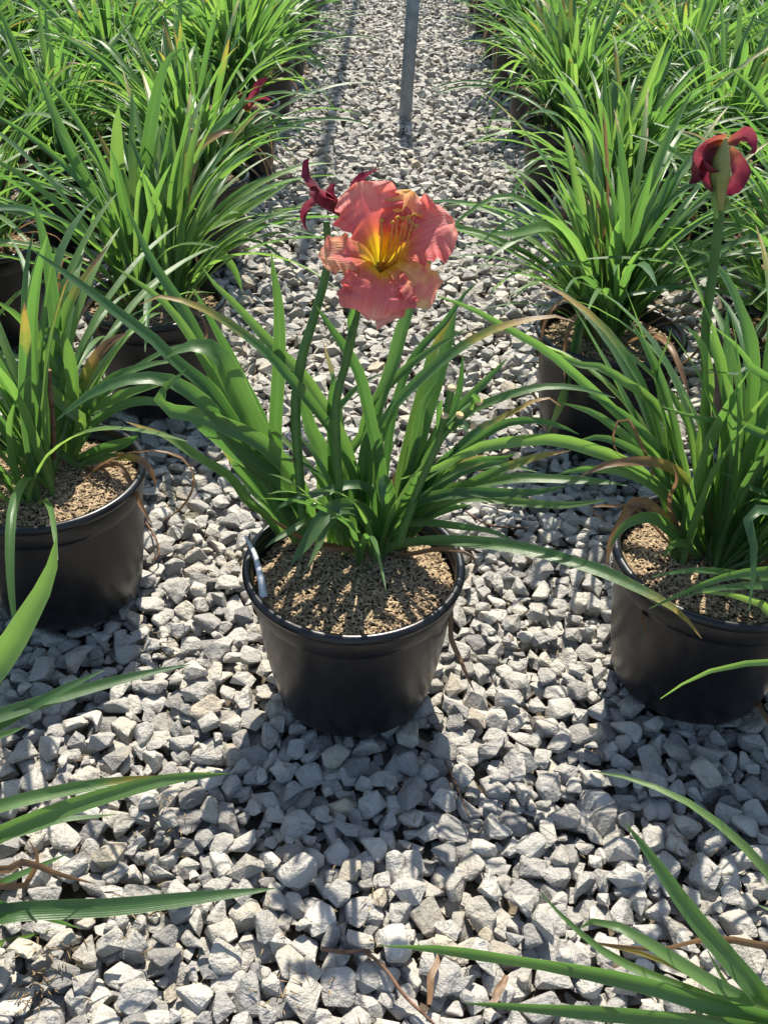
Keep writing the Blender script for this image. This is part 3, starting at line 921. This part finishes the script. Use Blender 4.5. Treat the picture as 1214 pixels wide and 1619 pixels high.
def wilted(root, org, strands, name, label):
    """a collapsed bloom: twisted, rolled tepals; every strand is a list of offsets from org"""
    f = link(bpy.data.objects.new(name, None), root)
    f.location = lift(root, org); f.empty_display_size = .02
    f['label'] = label
    for i, (w, pts, roll) in enumerate(strands):
        n = 20
        P = spline(pts, n); T = tangents(P)
        S = norm(np.cross(T, np.array([0.2, -.9, .35])))
        N = np.cross(S, T)
        t = np.linspace(0, 1, n)
        a = (roll * t)[:, None]
        S2 = np.cos(a) * S + np.sin(a) * N; N2 = np.cross(S2, T)
        nu = 9; u = np.linspace(-1, 1, nu)
        hw = .5 * w * np.interp(t, [0, .15, .5, .8, .95, 1], [.35, .7, 1, .8, .4, .08])
        rr = np.random.default_rng(i + int(abs(org[0]) * 1000))
        wob = .18 * rr.normal(size=(n, nu)) * .35 + .35 * np.sin(9 * t + i)[:, None] * (np.abs(u) ** 2)[None] + .85 * (u ** 2)[None]
        V = P[:, None] + hw[:, None, None] * (u[None, :, None] * S2[:, None] * .8 + wob[:, :, None] * N2[:, None])
        mb = MB()
        mb.add(V.reshape(-1, 3), gq(n, nu), t=np.repeat(t, nu), u=np.tile(u, n), rnd=rr.random(), sepal=.25)
        mb.obj('wilted_petal', MAROON, f)
    return f
# spent bloom behind the open one, pixel strands kept at the stalk's distance
def px_strand(org, Y, pts, dys=None):
    return [np.array(at_y(px, py, Y + (dys[i] if dys else 0))) - org for i, (px, py) in enumerate(pts)]
sy = yb + .09
so = np.array(at_y(520, 330, sy))
wilted(C, so, [
    (.020, px_strand(so, sy, [(545, 338), (525, 312), (505, 298), (492, 280), (488, 258), (490, 250)]), 2.2),
    (.020, px_strand(so, sy, [(540, 335), (518, 318), (505, 302), (500, 290)], [0, -.01, -.012, 0]), 1.0),
    (.013, px_strand(so, sy, [(540, 332), (518, 317), (500, 320), (486, 337), (484, 358), (491, 366)]), -1.6),
    (.016, px_strand(so, sy, [(545, 340), (562, 310), (575, 285), (588, 273), (600, 268)]), 1.8),
    (.018, px_strand(so, sy, [(545, 345), (532, 325), (525, 305), (530, 290)]), .8)], 'spent_flower', 'withered dark crimson bloom behind the open flower')

# the clouded plastic tag stuck inside the rim
mb = MB()
tp = [at_y(417, 944, C_XY[1] - .075), at_y(413, 915, C_XY[1] - .062), at_y(404, 880, C_XY[1] - .035), at_y(395, 860, C_XY[1] - .015), at_y(388, 847, C_XY[1] + .005)]
P = spline([lift(C, p) for p in tp], 14); T = tangents(P)
S = norm(np.cross(T, np.array([0, 0, 1.0]))); N = np.cross(S, T)
wd = np.linspace(.011, .004, 14) * .5
V = np.stack([P - S * wd[:, None], P + N * .0006, P + S * wd[:, None], P - N * .0006], 1)
mb.add(V.reshape(-1, 3), gq(14, 4, True))
tag(mb.obj('plant_tag', M_TAG, C), 'bent clouded plastic tag tucked inside the rim')

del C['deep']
# ------------------------------------------------------------------ near neighbours
def in_way(xy, lo, hi):
    """leaves that would reach towards the open gravel where the photo shows none"""
    def f(r):
        hd = (math.degrees(r[2])) % 360
        return lo < hd < hi and r[3] != 'up'
    return f
rsn = random.Random(77)
L1 = potted(L1_XY, 'leafy daylily whose pot shows rice hulls and a brown leaf bent over the rim', None, 0, 'full')
for (w, dy, dr, pts) in [
    (20, .03, .18, [(100, 722), (96, 600), (99, 535), (113, 483), (141, 431), (174, 384)]),
    (18, .04, 0, [(100, 722), (92, 560), (89, 506), (80, 441), (66, 370), (49, 309)]),
    (16, .0, 0, [(119, 720), (138, 657), (173, 637), (222, 615), (262, 603)]),
    (14, .03, 0, [(119, 718), (150, 645), (203, 593), (250, 561), (297, 544)]),
    (18, .05, .36, [(112, 720), (125, 640), (131, 608), (148, 578), (163, 553), (183, 534), (203, 524)]),
    (14, .06, 0, [(115, 715), (150, 620), (190, 550), (230, 500), (265, 475), (300, 462), (340, 463)]),
    (12, -.05, .1, [(125, 740), (99, 717), (62, 702), (44, 709), (35, 739)]),
    (12, -.03, .42, [(128, 742), (133, 734), (173, 724), (217, 724), (237, 740), (245, 768)]),
    (17, -.03, 0, [(118, 728), (150, 716), (180, 706), (220, 688)]),
    (20, .0, 0, [(112, 722), (118, 640), (112, 570), (95, 530), (70, 525), (40, 555)]),
    (18, -.04, 0, [(112, 728), (130, 668), (107, 648), (78, 616), (50, 605), (10, 618)]),
    (16, -.02, 0, [(108, 724), (100, 640), (70, 560), (30, 500), (-10, 470)]),
    (15, .0, 0, [(116, 722), (140, 640), (180, 600), (240, 575), (280, 570)]),
    (14, -.02, 0, [(118, 724), (150, 668), (200, 640), (250, 636), (300, 650)]),
    (9, -.11, 1.3, [(140, 745), (185, 735), (212, 770), (226, 800), (240, 830)]),
    (6, -.05, 1.3, [(120, 740), (165, 745), (172, 770), (168, 795)])]:
    traced(L1, pts, w, dy, dr)
add_leaves(L1, clump(rsn, 8, 10, .95, 4, lambda r: r[3] != 'up' and (r[2] * 57.3 % 360 > 250 or r[2] * 57.3 % 360 < 60) and r[5] < .8), rsn)
mb = MB()                                     # old brown cut stalk in the middle
tube(mb, [lift(L1, p) for p in traced_line([(86, 725), (85, 670), (80, 620), (78, 585)], 0, L1_XY[1])], [.004, .0035, .0035], 10, 7)
o_ = mb.obj('old_stalk', M_TWIG, L1)

R1 = potted(R1_XY, 'leafy daylily with a wilted maroon bloom hanging on its tall stalk', None, 0, 'full')
for (w, dy, dr, pts) in [
    (28, -.02, 0, [(1122, 872), (1110, 760), (1108, 700), (1112, 650), (1115, 590), (1105, 545), (1083, 517)]),
    (24, .05, 0, [(1150, 866), (1180, 700), (1186, 590), (1183, 540), (1171, 496), (1151, 444), (1129, 417), (1109, 392)]),
    (14, .03, 0, [(1110, 868), (1090, 700), (1072, 647), (1055, 620), (1025, 587), (988, 553), (968, 531)]),
    (14, .05, 0, [(1100, 872), (1060, 760), (1010, 690), (960, 640), (919, 603), (870, 559), (835, 536), (793, 512), (744, 484), (690, 465)]),
    (14, .06, 0, [(1105, 868), (1075, 720), (1033, 640), (995, 610), (951, 580), (919, 575), (879, 559), (842, 546)]),
    (20, -.06, 0, [(1118, 876), (1060, 792), (1010, 747), (966, 722), (917, 705), (869, 693), (800, 697), (758, 704), (719, 722), (680, 742), (628, 759)]),
    (16, -.05, .40, [(1125, 880), (1115, 810), (1090, 770), (1060, 742), (1030, 731), (985, 729), (950, 735), (915, 752)]),
    (17, -.06, .62, [(1100, 880), (1060, 830), (1021, 797), (1000, 797), (982, 827), (963, 860), (956, 895)]),
    (18, -.09, 0, [(1108, 884), (1070, 850), (1047, 826), (1028, 817), (1005, 821), (982, 838), (964, 868)]),
    (22, .02, 0, [(1112, 872), (1140, 740), (1150, 640), (1130, 560), (1102, 505)]),
    (18, .0, 0, [(1130, 876), (1135, 760), (1160, 700), (1200, 640), (1240, 590)]),
    (18, .02, 0, [(1120, 876), (1060, 700), (1035, 600), (1052, 545), (1060, 520)]),
    (20, -.02, 0, [(1135, 878), (1160, 820), (1190, 800), (1230, 790)]),
    (16, -.04, 0, [(1110, 878), (1060, 790), (1020, 760), (975, 745), (920, 742), (880, 748)]),
    (14, -.02, 0, [(1108, 876), (1050, 760), (1010, 720), (950, 690), (900, 700)]),
    (14, .02, 0, [(1110, 874), (1065, 740), (1020, 690), (975, 650), (930, 625)]),
    (15, .02, 0, [(1108, 874), (1040, 740), (990, 690), (940, 655), (888, 640)]),
    (12, -.07, 0, [(1105, 886), (1085, 862), (1060, 862), (1046, 880)]),
    (8, -.05, 1.3, [(1090, 880), (1060, 800), (1068, 760), (1062, 736)]),
    (7, -.12, 1.3, [(1090, 890), (1040, 925), (1020, 945), (1018, 985), (1028, 1020)]),
    (5, -.02, 1.3, [(1090, 876), (1010, 700), (985, 660), (968, 690), (975, 720), (1000, 730)]),
    (5, -.06, 1.3, [(1080, 884), (1010, 810), (965, 800), (935, 800), (940, 815), (965, 835)]),
    (8, -.02, 1.3, [(1130, 882), (1128, 850), (1118, 800), (1100, 750)])]:
    traced(R1, pts, w, dy, dr)
add_leaves(R1, clump(rsn, 10, 11, 1.04, 5, in_way(R1_XY, 135, 290)), rsn)
scape(R1, traced_line([(1125, 872), (1114, 560), (1120, 480), (1130, 400), (1137, 340), (1139, 300)], .02, R1_XY[1] + .02), [.0068, .006, .0055, .006])
wy = R1_XY[1] + .04
wo = np.array(at_y(1140, 262, wy))
wilted(R1, wo, [
    (.034, px_strand(wo, wy, [(1140, 232), (1122, 226), (1104, 238), (1094, 254), (1092, 280), (1088, 290)], [0, -.005, -.012, -.012, -.01, -.01]), 1.1),
    (.026, px_strand(wo, wy, [(1138, 230), (1120, 235), (1112, 252), (1118, 270), (1130, 276)], [-.004, -.012, -.018, -.018, -.012]), .9),
    (.030, px_strand(wo, wy, [(1132, 240), (1116, 256), (1108, 275), (1114, 292), (1126, 302)], [0, -.01, -.01, -.01, 0]), .5),
    (.026, px_strand(wo, wy, [(1150, 236), (1160, 255), (1164, 272), (1158, 290), (1147, 308)], [.0, -.006, -.008, -.008, 0]), -.5),
    (.020, px_strand(wo, wy, [(1148, 226), (1166, 220), (1180, 222), (1188, 234), (1184, 243)], [0, 0, -.004, -.006, -.006]), .6)], 'wilted_flower', 'drooping maroon withered bloom')
mb = MB()
tube(mb, [lift(R1, p) for p in traced_line([(1138, 330), (1137, 300), (1138, 262), (1143, 236), (1147, 218)], -.004, wy - .016)], [.004, .0075, .0112, .0085, .001], 16, 10)
mb.obj('seed_pod', M_BUD, R1)
bract(R1, [(1134, 345), (1130, 320), (1131, 295), (1129, 280)], 9, -.005, wy - .022)
bract(R1, [(1140, 334), (1148, 325), (1150, 312)], 11, -.004, wy - .018)

R1b = potted(pots['R1b'], 'leafy daylily whose pot stands behind the wilted bloom plant, its leaves hanging over that rim', None, 0, 'full')
for (w, dy, dr, pts) in [
    (15, -.27, 0, [(1420, 900), (1330, 880), (1260, 898), (1214, 903), (1160, 910), (1100, 930), (1025, 963)]),
    (14, -.25, 0, [(1420, 905), (1330, 885), (1250, 920), (1180, 925), (1110, 935), (1080, 948)]),
    (13, -.24, 0, [(1420, 900), (1330, 890), (1240, 912), (1180, 912), (1100, 902), (1030, 910)]),
    (14, -.24, 0, [(1420, 910), (1340, 920), (1260, 965), (1200, 955), (1150, 940), (1100, 936)]),
    (18, -.25, 0, [(1410, 890), (1290, 820), (1220, 810), (1192, 838), (1190, 890), (1180, 965)]),
    (14, -.05, 0, [(1400, 880), (1300, 760), (1214, 690), (1186, 676), (1136, 664), (1087, 654), (1042, 640)]),
    (14, -.02, 0, [(1400, 880), (1290, 680), (1213, 595), (1186, 568), (1161, 540), (1129, 516)]),
    (12, -.02, 0, [(1400, 880), (1300, 680), (1213, 602), (1161, 590), (1119, 585)]),
    (13, -.06, 0, [(1400, 885), (1300, 800), (1214, 780), (1180, 765), (1135, 745)]),
    (12, -.08, 0, [(1400, 890), (1300, 800), (1230, 795), (1170, 800)])]:
    traced(R1b, pts, w, dy, dr, base_y=pots['R1b'][1])
add_leaves(R1b, clump(rsn, 10, 11, 1.06, 3, in_way(None, 150, 290)), rsn)

L0 = potted(pots['L0'], 'leafy daylily next to the rice hull pot, long leaf tips reaching over open gravel', None, 0, 'full')
ly = pots['L0'][1]
for (w, dy, dr, pts) in [
    (44, .10, 0, [(-330, 1330), (-180, 1230), (-60, 1110), (15, 1028), (42, 983), (67, 936), (82, 892), (86, 850)]),
    (22, .16, 0, [(-330, 1340), (-220, 1235), (-100, 1170), (0, 1130), (100, 1100), (200, 1075), (302, 1053)]),
    (20, .13, 0, [(-330, 1350), (-200, 1260), (-90, 1205), (-30, 1165), (40, 1125), (100, 1088), (164, 1056)]),
    (26, .12, 0, [(-330, 1400), (-200, 1410), (-100, 1370), (0, 1320), (100, 1278), (200, 1245), (280, 1228), (362, 1225)]),
    (20, .12, .07, [(-330, 1380), (-180, 1340), (-80, 1300), (0, 1275), (100, 1252), (200, 1235), (292, 1224)]),
    (13, .1, 0, [(-330, 1400), (-150, 1380), (0, 1325), (100, 1297), (184, 1285)]),
    (28, .08, 0, [(-330, 1420), (-200, 1470), (-80, 1460), (0, 1445), (80, 1440), (180, 1435), (280, 1422), (350, 1412), (438, 1402)]),
    (22, .06, 0, [(-330, 1420), (-160, 1420), (-60, 1420), (0, 1430), (60, 1446), (128, 1467)]),
    (16, .08, 0, [(-330, 1410), (-150, 1450), (-50, 1420), (0, 1395), (50, 1375), (108, 1352)]),
    (18, .06, 0, [(-330, 1430), (-160, 1510), (-60, 1510), (0, 1492), (84, 1468)]),
    (24, .12, 0, [(-330, 1360), (-240, 1240), (-140, 1190), (-60, 1175), (0, 1160), (40, 1145)]),
    (13, .07, 1.3, [(-330, 1420), (-120, 1400), (-20, 1375), (40, 1360), (90, 1378), (152, 1398)]),
    (12, .07, 1.3, [(-330, 1420), (-100, 1420), (0, 1398), (40, 1390), (62, 1360), (50, 1330)])]:
    traced(L0, pts, w, dy, dr, base_y=ly)
add_leaves(L0, clump(rsn, 8, 9, .8, 3, lambda r: r[3] != 'up' and not (75 < math.degrees(r[2]) % 360 < 305)), rsn)

R0 = potted(pots['R0'], 'leafy daylily with broad leaf tips and one tan twisted leaf reaching over dappled gravel', None, 0, 'full')
ry = pots['R0'][1]
for (w, dy, dr, pts) in [
    (34, .20, 0, [(1560, 1760), (1430, 1680), (1300, 1640), (1214, 1610), (1120, 1585), (1020, 1555), (900, 1530), (780, 1510), (680, 1496), (596, 1493)]),
    (28, .16, 0, [(1560, 1780), (1400, 1710), (1290, 1660), (1200, 1632), (1100, 1612), (950, 1598), (830, 1591), (735, 1588)]),
    (32, .18, 0, [(1560, 1760), (1400, 1720), (1300, 1680), (1200, 1567), (1140, 1500), (1080, 1430), (1030, 1362), (985, 1304)]),
    (16, .22, 0, [(1560, 1750), (1400, 1620), (1280, 1480), (1214, 1385), (1150, 1315), (1080, 1262), (1000, 1228), (937, 1216)]),
    (16, .18, 0, [(1560, 1770), (1400, 1700), (1200, 1610), (1080, 1560), (1020, 1535), (960, 1505), (900, 1458), (852, 1411)]),
    (24, .16, 0, [(1560, 1770), (1350, 1660), (1214, 1600), (1130, 1555), (1060, 1510), (985, 1466), (935, 1456), (918, 1468)]),
    (14, .18, .75, [(1560, 1760), (1380, 1640), (1290, 1530), (1214, 1498), (1120, 1485), (1040, 1500), (940, 1487)]),
    (13, .18, .1, [(1560, 1760), (1380, 1690), (1240, 1610), (1180, 1580), (1100, 1545), (1020, 1508), (940, 1488)]),
    (15, .14, 0, [(1560, 1780), (1380, 1720), (1240, 1650), (1190, 1610), (1150, 1560), (1120, 1500)]),
    (20, .2, 0, [(1560, 1740), (1400, 1600), (1300, 1500), (1240, 1450), (1200, 1428)]),
    (13, .27, 0, [(1560, 1740), (1440, 1330), (1350, 1110), (1275, 1052), (1214, 1044), (1140, 1053), (1090, 1070), (1040, 1103)]),
    (22, .12, 0, [(1560, 1800), (1380, 1740), (1240, 1690), (1150, 1650), (1020, 1614)])]:
    traced(R0, pts, w, dy, dr, base_y=ry)
add_leaves(R0, clump(rsn, 8, 9, .8, 3, lambda r: r[3] != 'up' and 95 < math.degrees(r[2]) % 360 < 240), rsn)

L2 = potted(L2_XY, 'leafy daylily in front of the small spent bloom, long upright blades with one dry stub', None, .4, 'full')
add_leaves(L2, clump(rsn, 12, 12, 1.0, 7, lambda r: r[3] != 'up' and 225 < math.degrees(r[2]) % 360 < 330 and r[5] < .75), rsn)
for (w, dy, dr, pts) in [
    (15, .0, 0, [(270, 462), (300, 400), (345, 378), (400, 362), (490, 318)]),
    (14, -.02, 0, [(275, 464), (310, 420), (350, 400), (385, 440), (402, 482)]),
    (17, .0, .25, [(262, 460), (300, 330), (330, 260), (360, 235), (395, 222), (408, 240)]),
    (22, -.02, 0, [(215, 458), (212, 330), (210, 240), (212, 165)]),
    (20, .02, 0, [(240, 456), (255, 300), (275, 190), (300, 110), (330, 85)]),
    (20, .03, 0, [(225, 456), (190, 330), (150, 230), (120, 140), (105, 100)]),
    (16, .03, 0, [(255, 458), (310, 320), (360, 240), (420, 190), (440, 150)])]:
    traced(L2, pts, w, dy, dr)
mb = MB()                                     # dry pale stub of an old flower stalk
tube(mb, [lift(L2, p) for p in traced_line([(262, 458), (285, 380), (302, 300), (311, 255), (304, 214)], 0.0, L2_XY[1])], [.0045, .004, .0042, .0065, .003], 14, 7)
mb.obj('old_stalk', M_STRAW, L2)
R2 = potted(R2_XY, 'leafy daylily next along the path from the wilted bloom plant, bent leaf over its rim', None, .9, 'full')
add_leaves(R2, clump(rsn, 11, 12, 1.0, 7, lambda r: 195 < math.degrees(r[2]) % 360 < 300 and r[3] == 'mid' and r[5] < .6), rsn)
for (w, dy, dr, pts) in [
    (22, -.05, 0, [(960, 520), (965, 440), (950, 410), (925, 420), (890, 490), (850, 570), (790, 620)]),
    (18, -.05, 0, [(955, 522), (930, 470), (895, 455), (870, 510), (845, 560), (832, 592)]),
    (14, -.04, 0, [(962, 524), (940, 470), (900, 460), (860, 465), (820, 470)]),
    (14, -.06, 0, [(966, 526), (955, 500), (940, 495), (925, 530), (916, 565)]),
    (16, .04, 0, [(975, 512), (945, 400), (905, 340), (860, 315), (790, 305), (740, 290)]),
    (14, .05, 0, [(975, 512), (930, 380), (880, 330), (830, 320), (760, 330)]),
    (12, -.04, .5, [(965, 526), (935, 545), (905, 570), (893, 620), (902, 660)]),
    (22, .04, 0, [(975, 515), (965, 380), (940, 270), (920, 195), (908, 168)]),
    (10, .02, .55, [(985, 515), (998, 430), (1006, 360), (1004, 290)]),
    (8, .02, 1.3, [(990, 515), (1015, 430), (1030, 340), (1020, 250), (1008, 160)]),
    (10, .0, .6, [(995, 515), (1050, 440), (1074, 385), (1084, 345), (1070, 330)])]:
    traced(R2, pts, w, dy, dr)

# ------------------------------------------------------------------ the rows and beds
side_of = lambda key: 'L' if key.startswith('L') else 'R'
done = {'C', 'L0', 'L1', 'L2', 'R0', 'R1', 'R1b', 'R2'}
rsb = random.Random(5)
def side_avoid(key):
    # path side: keep the stiff outer leaves from closing the gap down the path
    def f(r):
        hd = math.degrees(r[2]) % 360
        if key.startswith('Lrow'): return (hd < 38 or hd > 322) and r[3] == 'mid' and r[5] < .5
        if key.startswith('Rrow'): return 142 < hd < 218 and r[3] == 'mid' and r[5] < .5
        return False
    return f
for key, xy in pots.items():
    if key in done: continue
    d = depth_of((xy[0], xy[1], .4))
    row = 'row' in key
    sd = side_of(key)
    if sd == 'L':
        lab = ('leafy daylily in black pot lining the path edge across from the grey post' if row
               else 'leafy daylily inside the bed across the path from the grey post')
        grp = 'daylilies along the path edge facing the post' if row else 'daylilies filling the bed facing the post'
    else:
        lab = ('leafy daylily in black pot lining the path edge on the grey post side' if row
               else 'leafy daylily inside the bed on the grey post side')
        grp = 'daylilies along the path edge beside the post' if row else 'daylilies filling the bed beside the post'
    ORD = ['first', 'second', 'third', 'fourth', 'fifth', 'sixth', 'seventh', 'eighth', 'ninth', 'tenth', 'eleventh', 'twelfth']
    if row:
        i_ = int(key[4:])
        if sd == 'L' and i_: lab = 'leafy daylily on the path edge, %s pot beyond the one with small spent red bloom' % ORD[i_ - 1]
        if sd == 'R' and i_: lab = 'leafy daylily on the post side path edge, %s pot beyond the shaded foot one' % ORD[i_ - 1]
    elif d < 3.4:
        c_, i_ = (int(q) for q in key[4:].split('_'))
        lab = 'leafy daylily, %s plant in the %s file behind the path edge, %s' % (ORD[i_], ORD[c_ - 1], 'across from the post' if sd == 'L' else 'post side')
    if key == 'Lrow0': lab, grp = 'leafy daylily carrying a small spent dark red bloom among its leaves', None
    if key == 'Rrow0': lab, grp = 'leafy daylily in black pot with shaded gravel around its foot, before the grey post', None
    o = potted(xy, lab, grp, rsb.uniform(0, 6.28), 'few' if d < 3.6 else None)
    if d < 3.0:
        o.rotation_euler.z = 0
        add_leaves(o, clump(rsb, 12, 13, rsb.uniform(.96, 1.06), 8, side_avoid(key)), rsb)
    else:
        f = link(bpy.data.objects.new('foliage', FOLIAGE[rsb.randrange(len(FOLIAGE))]), o)
        s = rsb.uniform(.92, 1.08); f.scale = (s, s, s)
        f.rotation_euler.z = rsb.uniform(0, 6.28)
        f['kind'] = 'stuff'
    if key == 'Lrow0':
        wy2 = xy[1] - .02
        wo2 = np.array(at_y(394, 160, wy2))
        wilted(o, wo2, [
            (.026, px_strand(wo2, wy2, [(390, 175), (386, 158), (380, 146), (374, 142)]), .8),
            (.030, px_strand(wo2, wy2, [(391, 176), (398, 158), (408, 144), (418, 130), (424, 124)], [0, -.01, -.01, 0, 0]), .9),
            (.016, px_strand(wo2, wy2, [(394, 172), (404, 160), (420, 157), (434, 165)]), 1.5)], 'spent_flower', 'small spent dark red bloom')
        scape(o, traced_line([(372, 330), (388, 240), (391, 176)], .0, wy2), [.0055, .005, .006])

# ------------------------------------------------------------------ the steel post and what crosses overhead
pb = at_z(640, 181, -0.01)
post = empty('grey_post', (pb.x, pb.y, -0.05))
tag(post, 'short grey galvanised steel post standing in the gravel path', 'post')
lean = Matrix.Rotation(R(2.2), 4, 'Y')
mb = MB()
hw, ch, Hh = .024, .006, .80
oct_ = np.array([(hw, hw - ch), (hw - ch, hw), (-hw + ch, hw), (-hw, hw - ch), (-hw, -hw + ch), (-hw + ch, -hw), (hw - ch, -hw), (hw, -hw + ch)])
zs = [0, .3, .6, Hh]
V = np.array([[(x, y, z) for x, y in oct_] for z in zs]).reshape(-1, 3)
V = V @ np.array(Matrix.Rotation(R(14), 3, 'Z')).T @ np.array(lean.to_3x3()).T
mb.add(V, gq(4, 8, True))
mb.add(np.vstack([V[-8:], V[-8:].mean(0)]), None, [(i, (i + 1) % 8, 8) for i in range(8)])
mb.obj('shaft', M_STEEL, post, smooth=False)
for z in (.18, .38, .58):
    mb = MB()
    p = np.array(lean.to_3x3() @ (Matrix.Rotation(R(14), 3, 'Z') @ Vector((-hw - .001, -.004, z))))
    tube(mb, [p + np.array([.003, 0, 0]), p + np.array([-.002, 0, 0]), p + np.array([-.006, 0, 0])], [.006, .006, .0045], 4, 8)
    mb.obj('bolt', M_STEEL, post, smooth=False)

a = at_z(562, 0, 0.0); b = at_z(515, 224, 0.0)
dirv = (a - b).normalized()
hc = 3.4
shift = Vector((to_sun.x, to_sun.y, 0)) * (hc / to_sun.z)
mb = MB()
p0 = b - dirv * 1.2 + shift + Vector((0, 0, hc)); p1 = a + dirv * 8 + shift + Vector((0, 0, hc))
tube(mb, [p0, (p0 + p1) / 2 - Vector((0, 0, .05)), p1], [.026, .026], 14, 8)
tag(mb.obj('overhead_cable', M_CABLE), 'thick black cable strung overhead along the gravel path', 'cable')

# ------------------------------------------------------------------ litter on the gravel
def litter(name, pts, rad, material, label, cat, lift_=0.006, grp=None):
    P = []
    for (px, py) in pts:
        g = at_z(px, py, 0.0)
        P.append((g.x, g.y, max(ground_top(g.x, g.y), -0.01) + lift_))
    mb = MB()
    tube(mb, P, rad, 16, 6)
    return tag(mb.obj(name, material), label, cat, grp)
litter('twig', [(575, 1498), (610, 1530), (640, 1572), (682, 1612), (705, 1640)], [.0018, .0021, .0018, .0012], M_TWIG, 'long grey brown twig lying under the broad leaf tips', 'twig')
litter('twig', [(508, 1497), (545, 1502), (585, 1499)], [.0028, .0025, .0014], M_TWIG, 'dark rotten twig stub lying across the stones', 'twig')
litter('twig', [(703, 1200), (722, 1240), (742, 1290)], [.0014, .0018, .001], M_TWIG, 'thin dark twig below the flowering pot', 'twig')
litter('twig', [(735, 805), (775, 828), (835, 832)], [.0016, .002, .0012], M_TWIG, 'thin brown twig on sunlit gravel beside the flowering pot', 'twig')
litter('twig', [(222, 810), (245, 850), (252, 872), (243, 885)], [.0018, .002, .0014], M_TWIG, 'dark dead stem hanging to the gravel by the rice hull pot', 'twig')
def blade(pts, w, label, lift_=0.01):
    P3 = []
    for (px, py) in pts:
        g = at_z(px, py, 0.0)
        P3.append((g.x, g.y, max(ground_top(g.x, g.y), -0.01) + lift_))
    P = spline(P3, 14); T = tangents(P)
    S = norm(np.cross(T, np.array([0, 0, 1.0])))
    V, t, u = leaf_arrays(P, S, w, .4)
    mb = MB(); mb.add(V, gq(14, NU), t=t, u=u, dry=1.3, rnd=.3)
    tag(mb.obj('dry_leaf', M_LEAF), label, 'dead leaf')
blade([(678, 1590), (682, 1550), (692, 1512)], .008, 'pale straw coloured dead leaf piece beside the long twig', .012)
blade([(800, 1545), (785, 1575), (770, 1590)], .009, 'curled brown dead leaf piece under the broad leaf tips', .012)
blade([(1190, 1100), (1200, 1130), (1214, 1150)], .010, 'tan dead leaf scrap at the foot of the wilted bloom pot', .012)

mb = MB()                                     # loose straw and hull crumbs caught between the stones
rs = np.random.default_rng(9)
spots = [(70, 1530, .05, 80), (20, 1590, .05, 50), (255, 1290, .035, 30), (640, 1260, .05, 30), (1180, 1110, .05, 60), (255, 1020, .03, 25), (1090, 1330, .05, 40), (200, 1420, .05, 30),
         (800, 1000, .08, 30), (330, 900, .06, 25), (560, 1420, .08, 30), (450, 1560, .08, 40)]
for (px, py, rad, n) in spots:
    g = at_z(px, py, 0)
    for _ in range(n):
        if rs.random() < .5: continue
        x = g.x + rs.normal(0, rad * .5); y = g.y + rs.normal(0, rad * .5)
        z = min(ground_top(x, y), -0.004) + .001
        a_ = rs.uniform(0, 6.28); L = rs.uniform(.004, .011)
        d = np.array([math.cos(a_) * L, math.sin(a_) * L, rs.normal(0, .25) * L])
        s = np.array([-math.sin(a_), math.cos(a_), 0]) * .0009
        p = np.array([x, y, z])
        mb.add([p - d - s, p - d + s, p + d, p + np.array([0, 0, .0015])], None, [(0, 1, 3), (1, 2, 3), (2, 0, 3), (0, 2, 1)])
tag(mb.obj('straw_litter', M_STRAW), 'loose straw crumbs caught between the gravel stones', 'straw', kind='stuff')
print('objects', len(bpy.data.objects), 'tris', sum(len(m.loops) - 2 * len(m.polygons) for m in bpy.data.meshes))
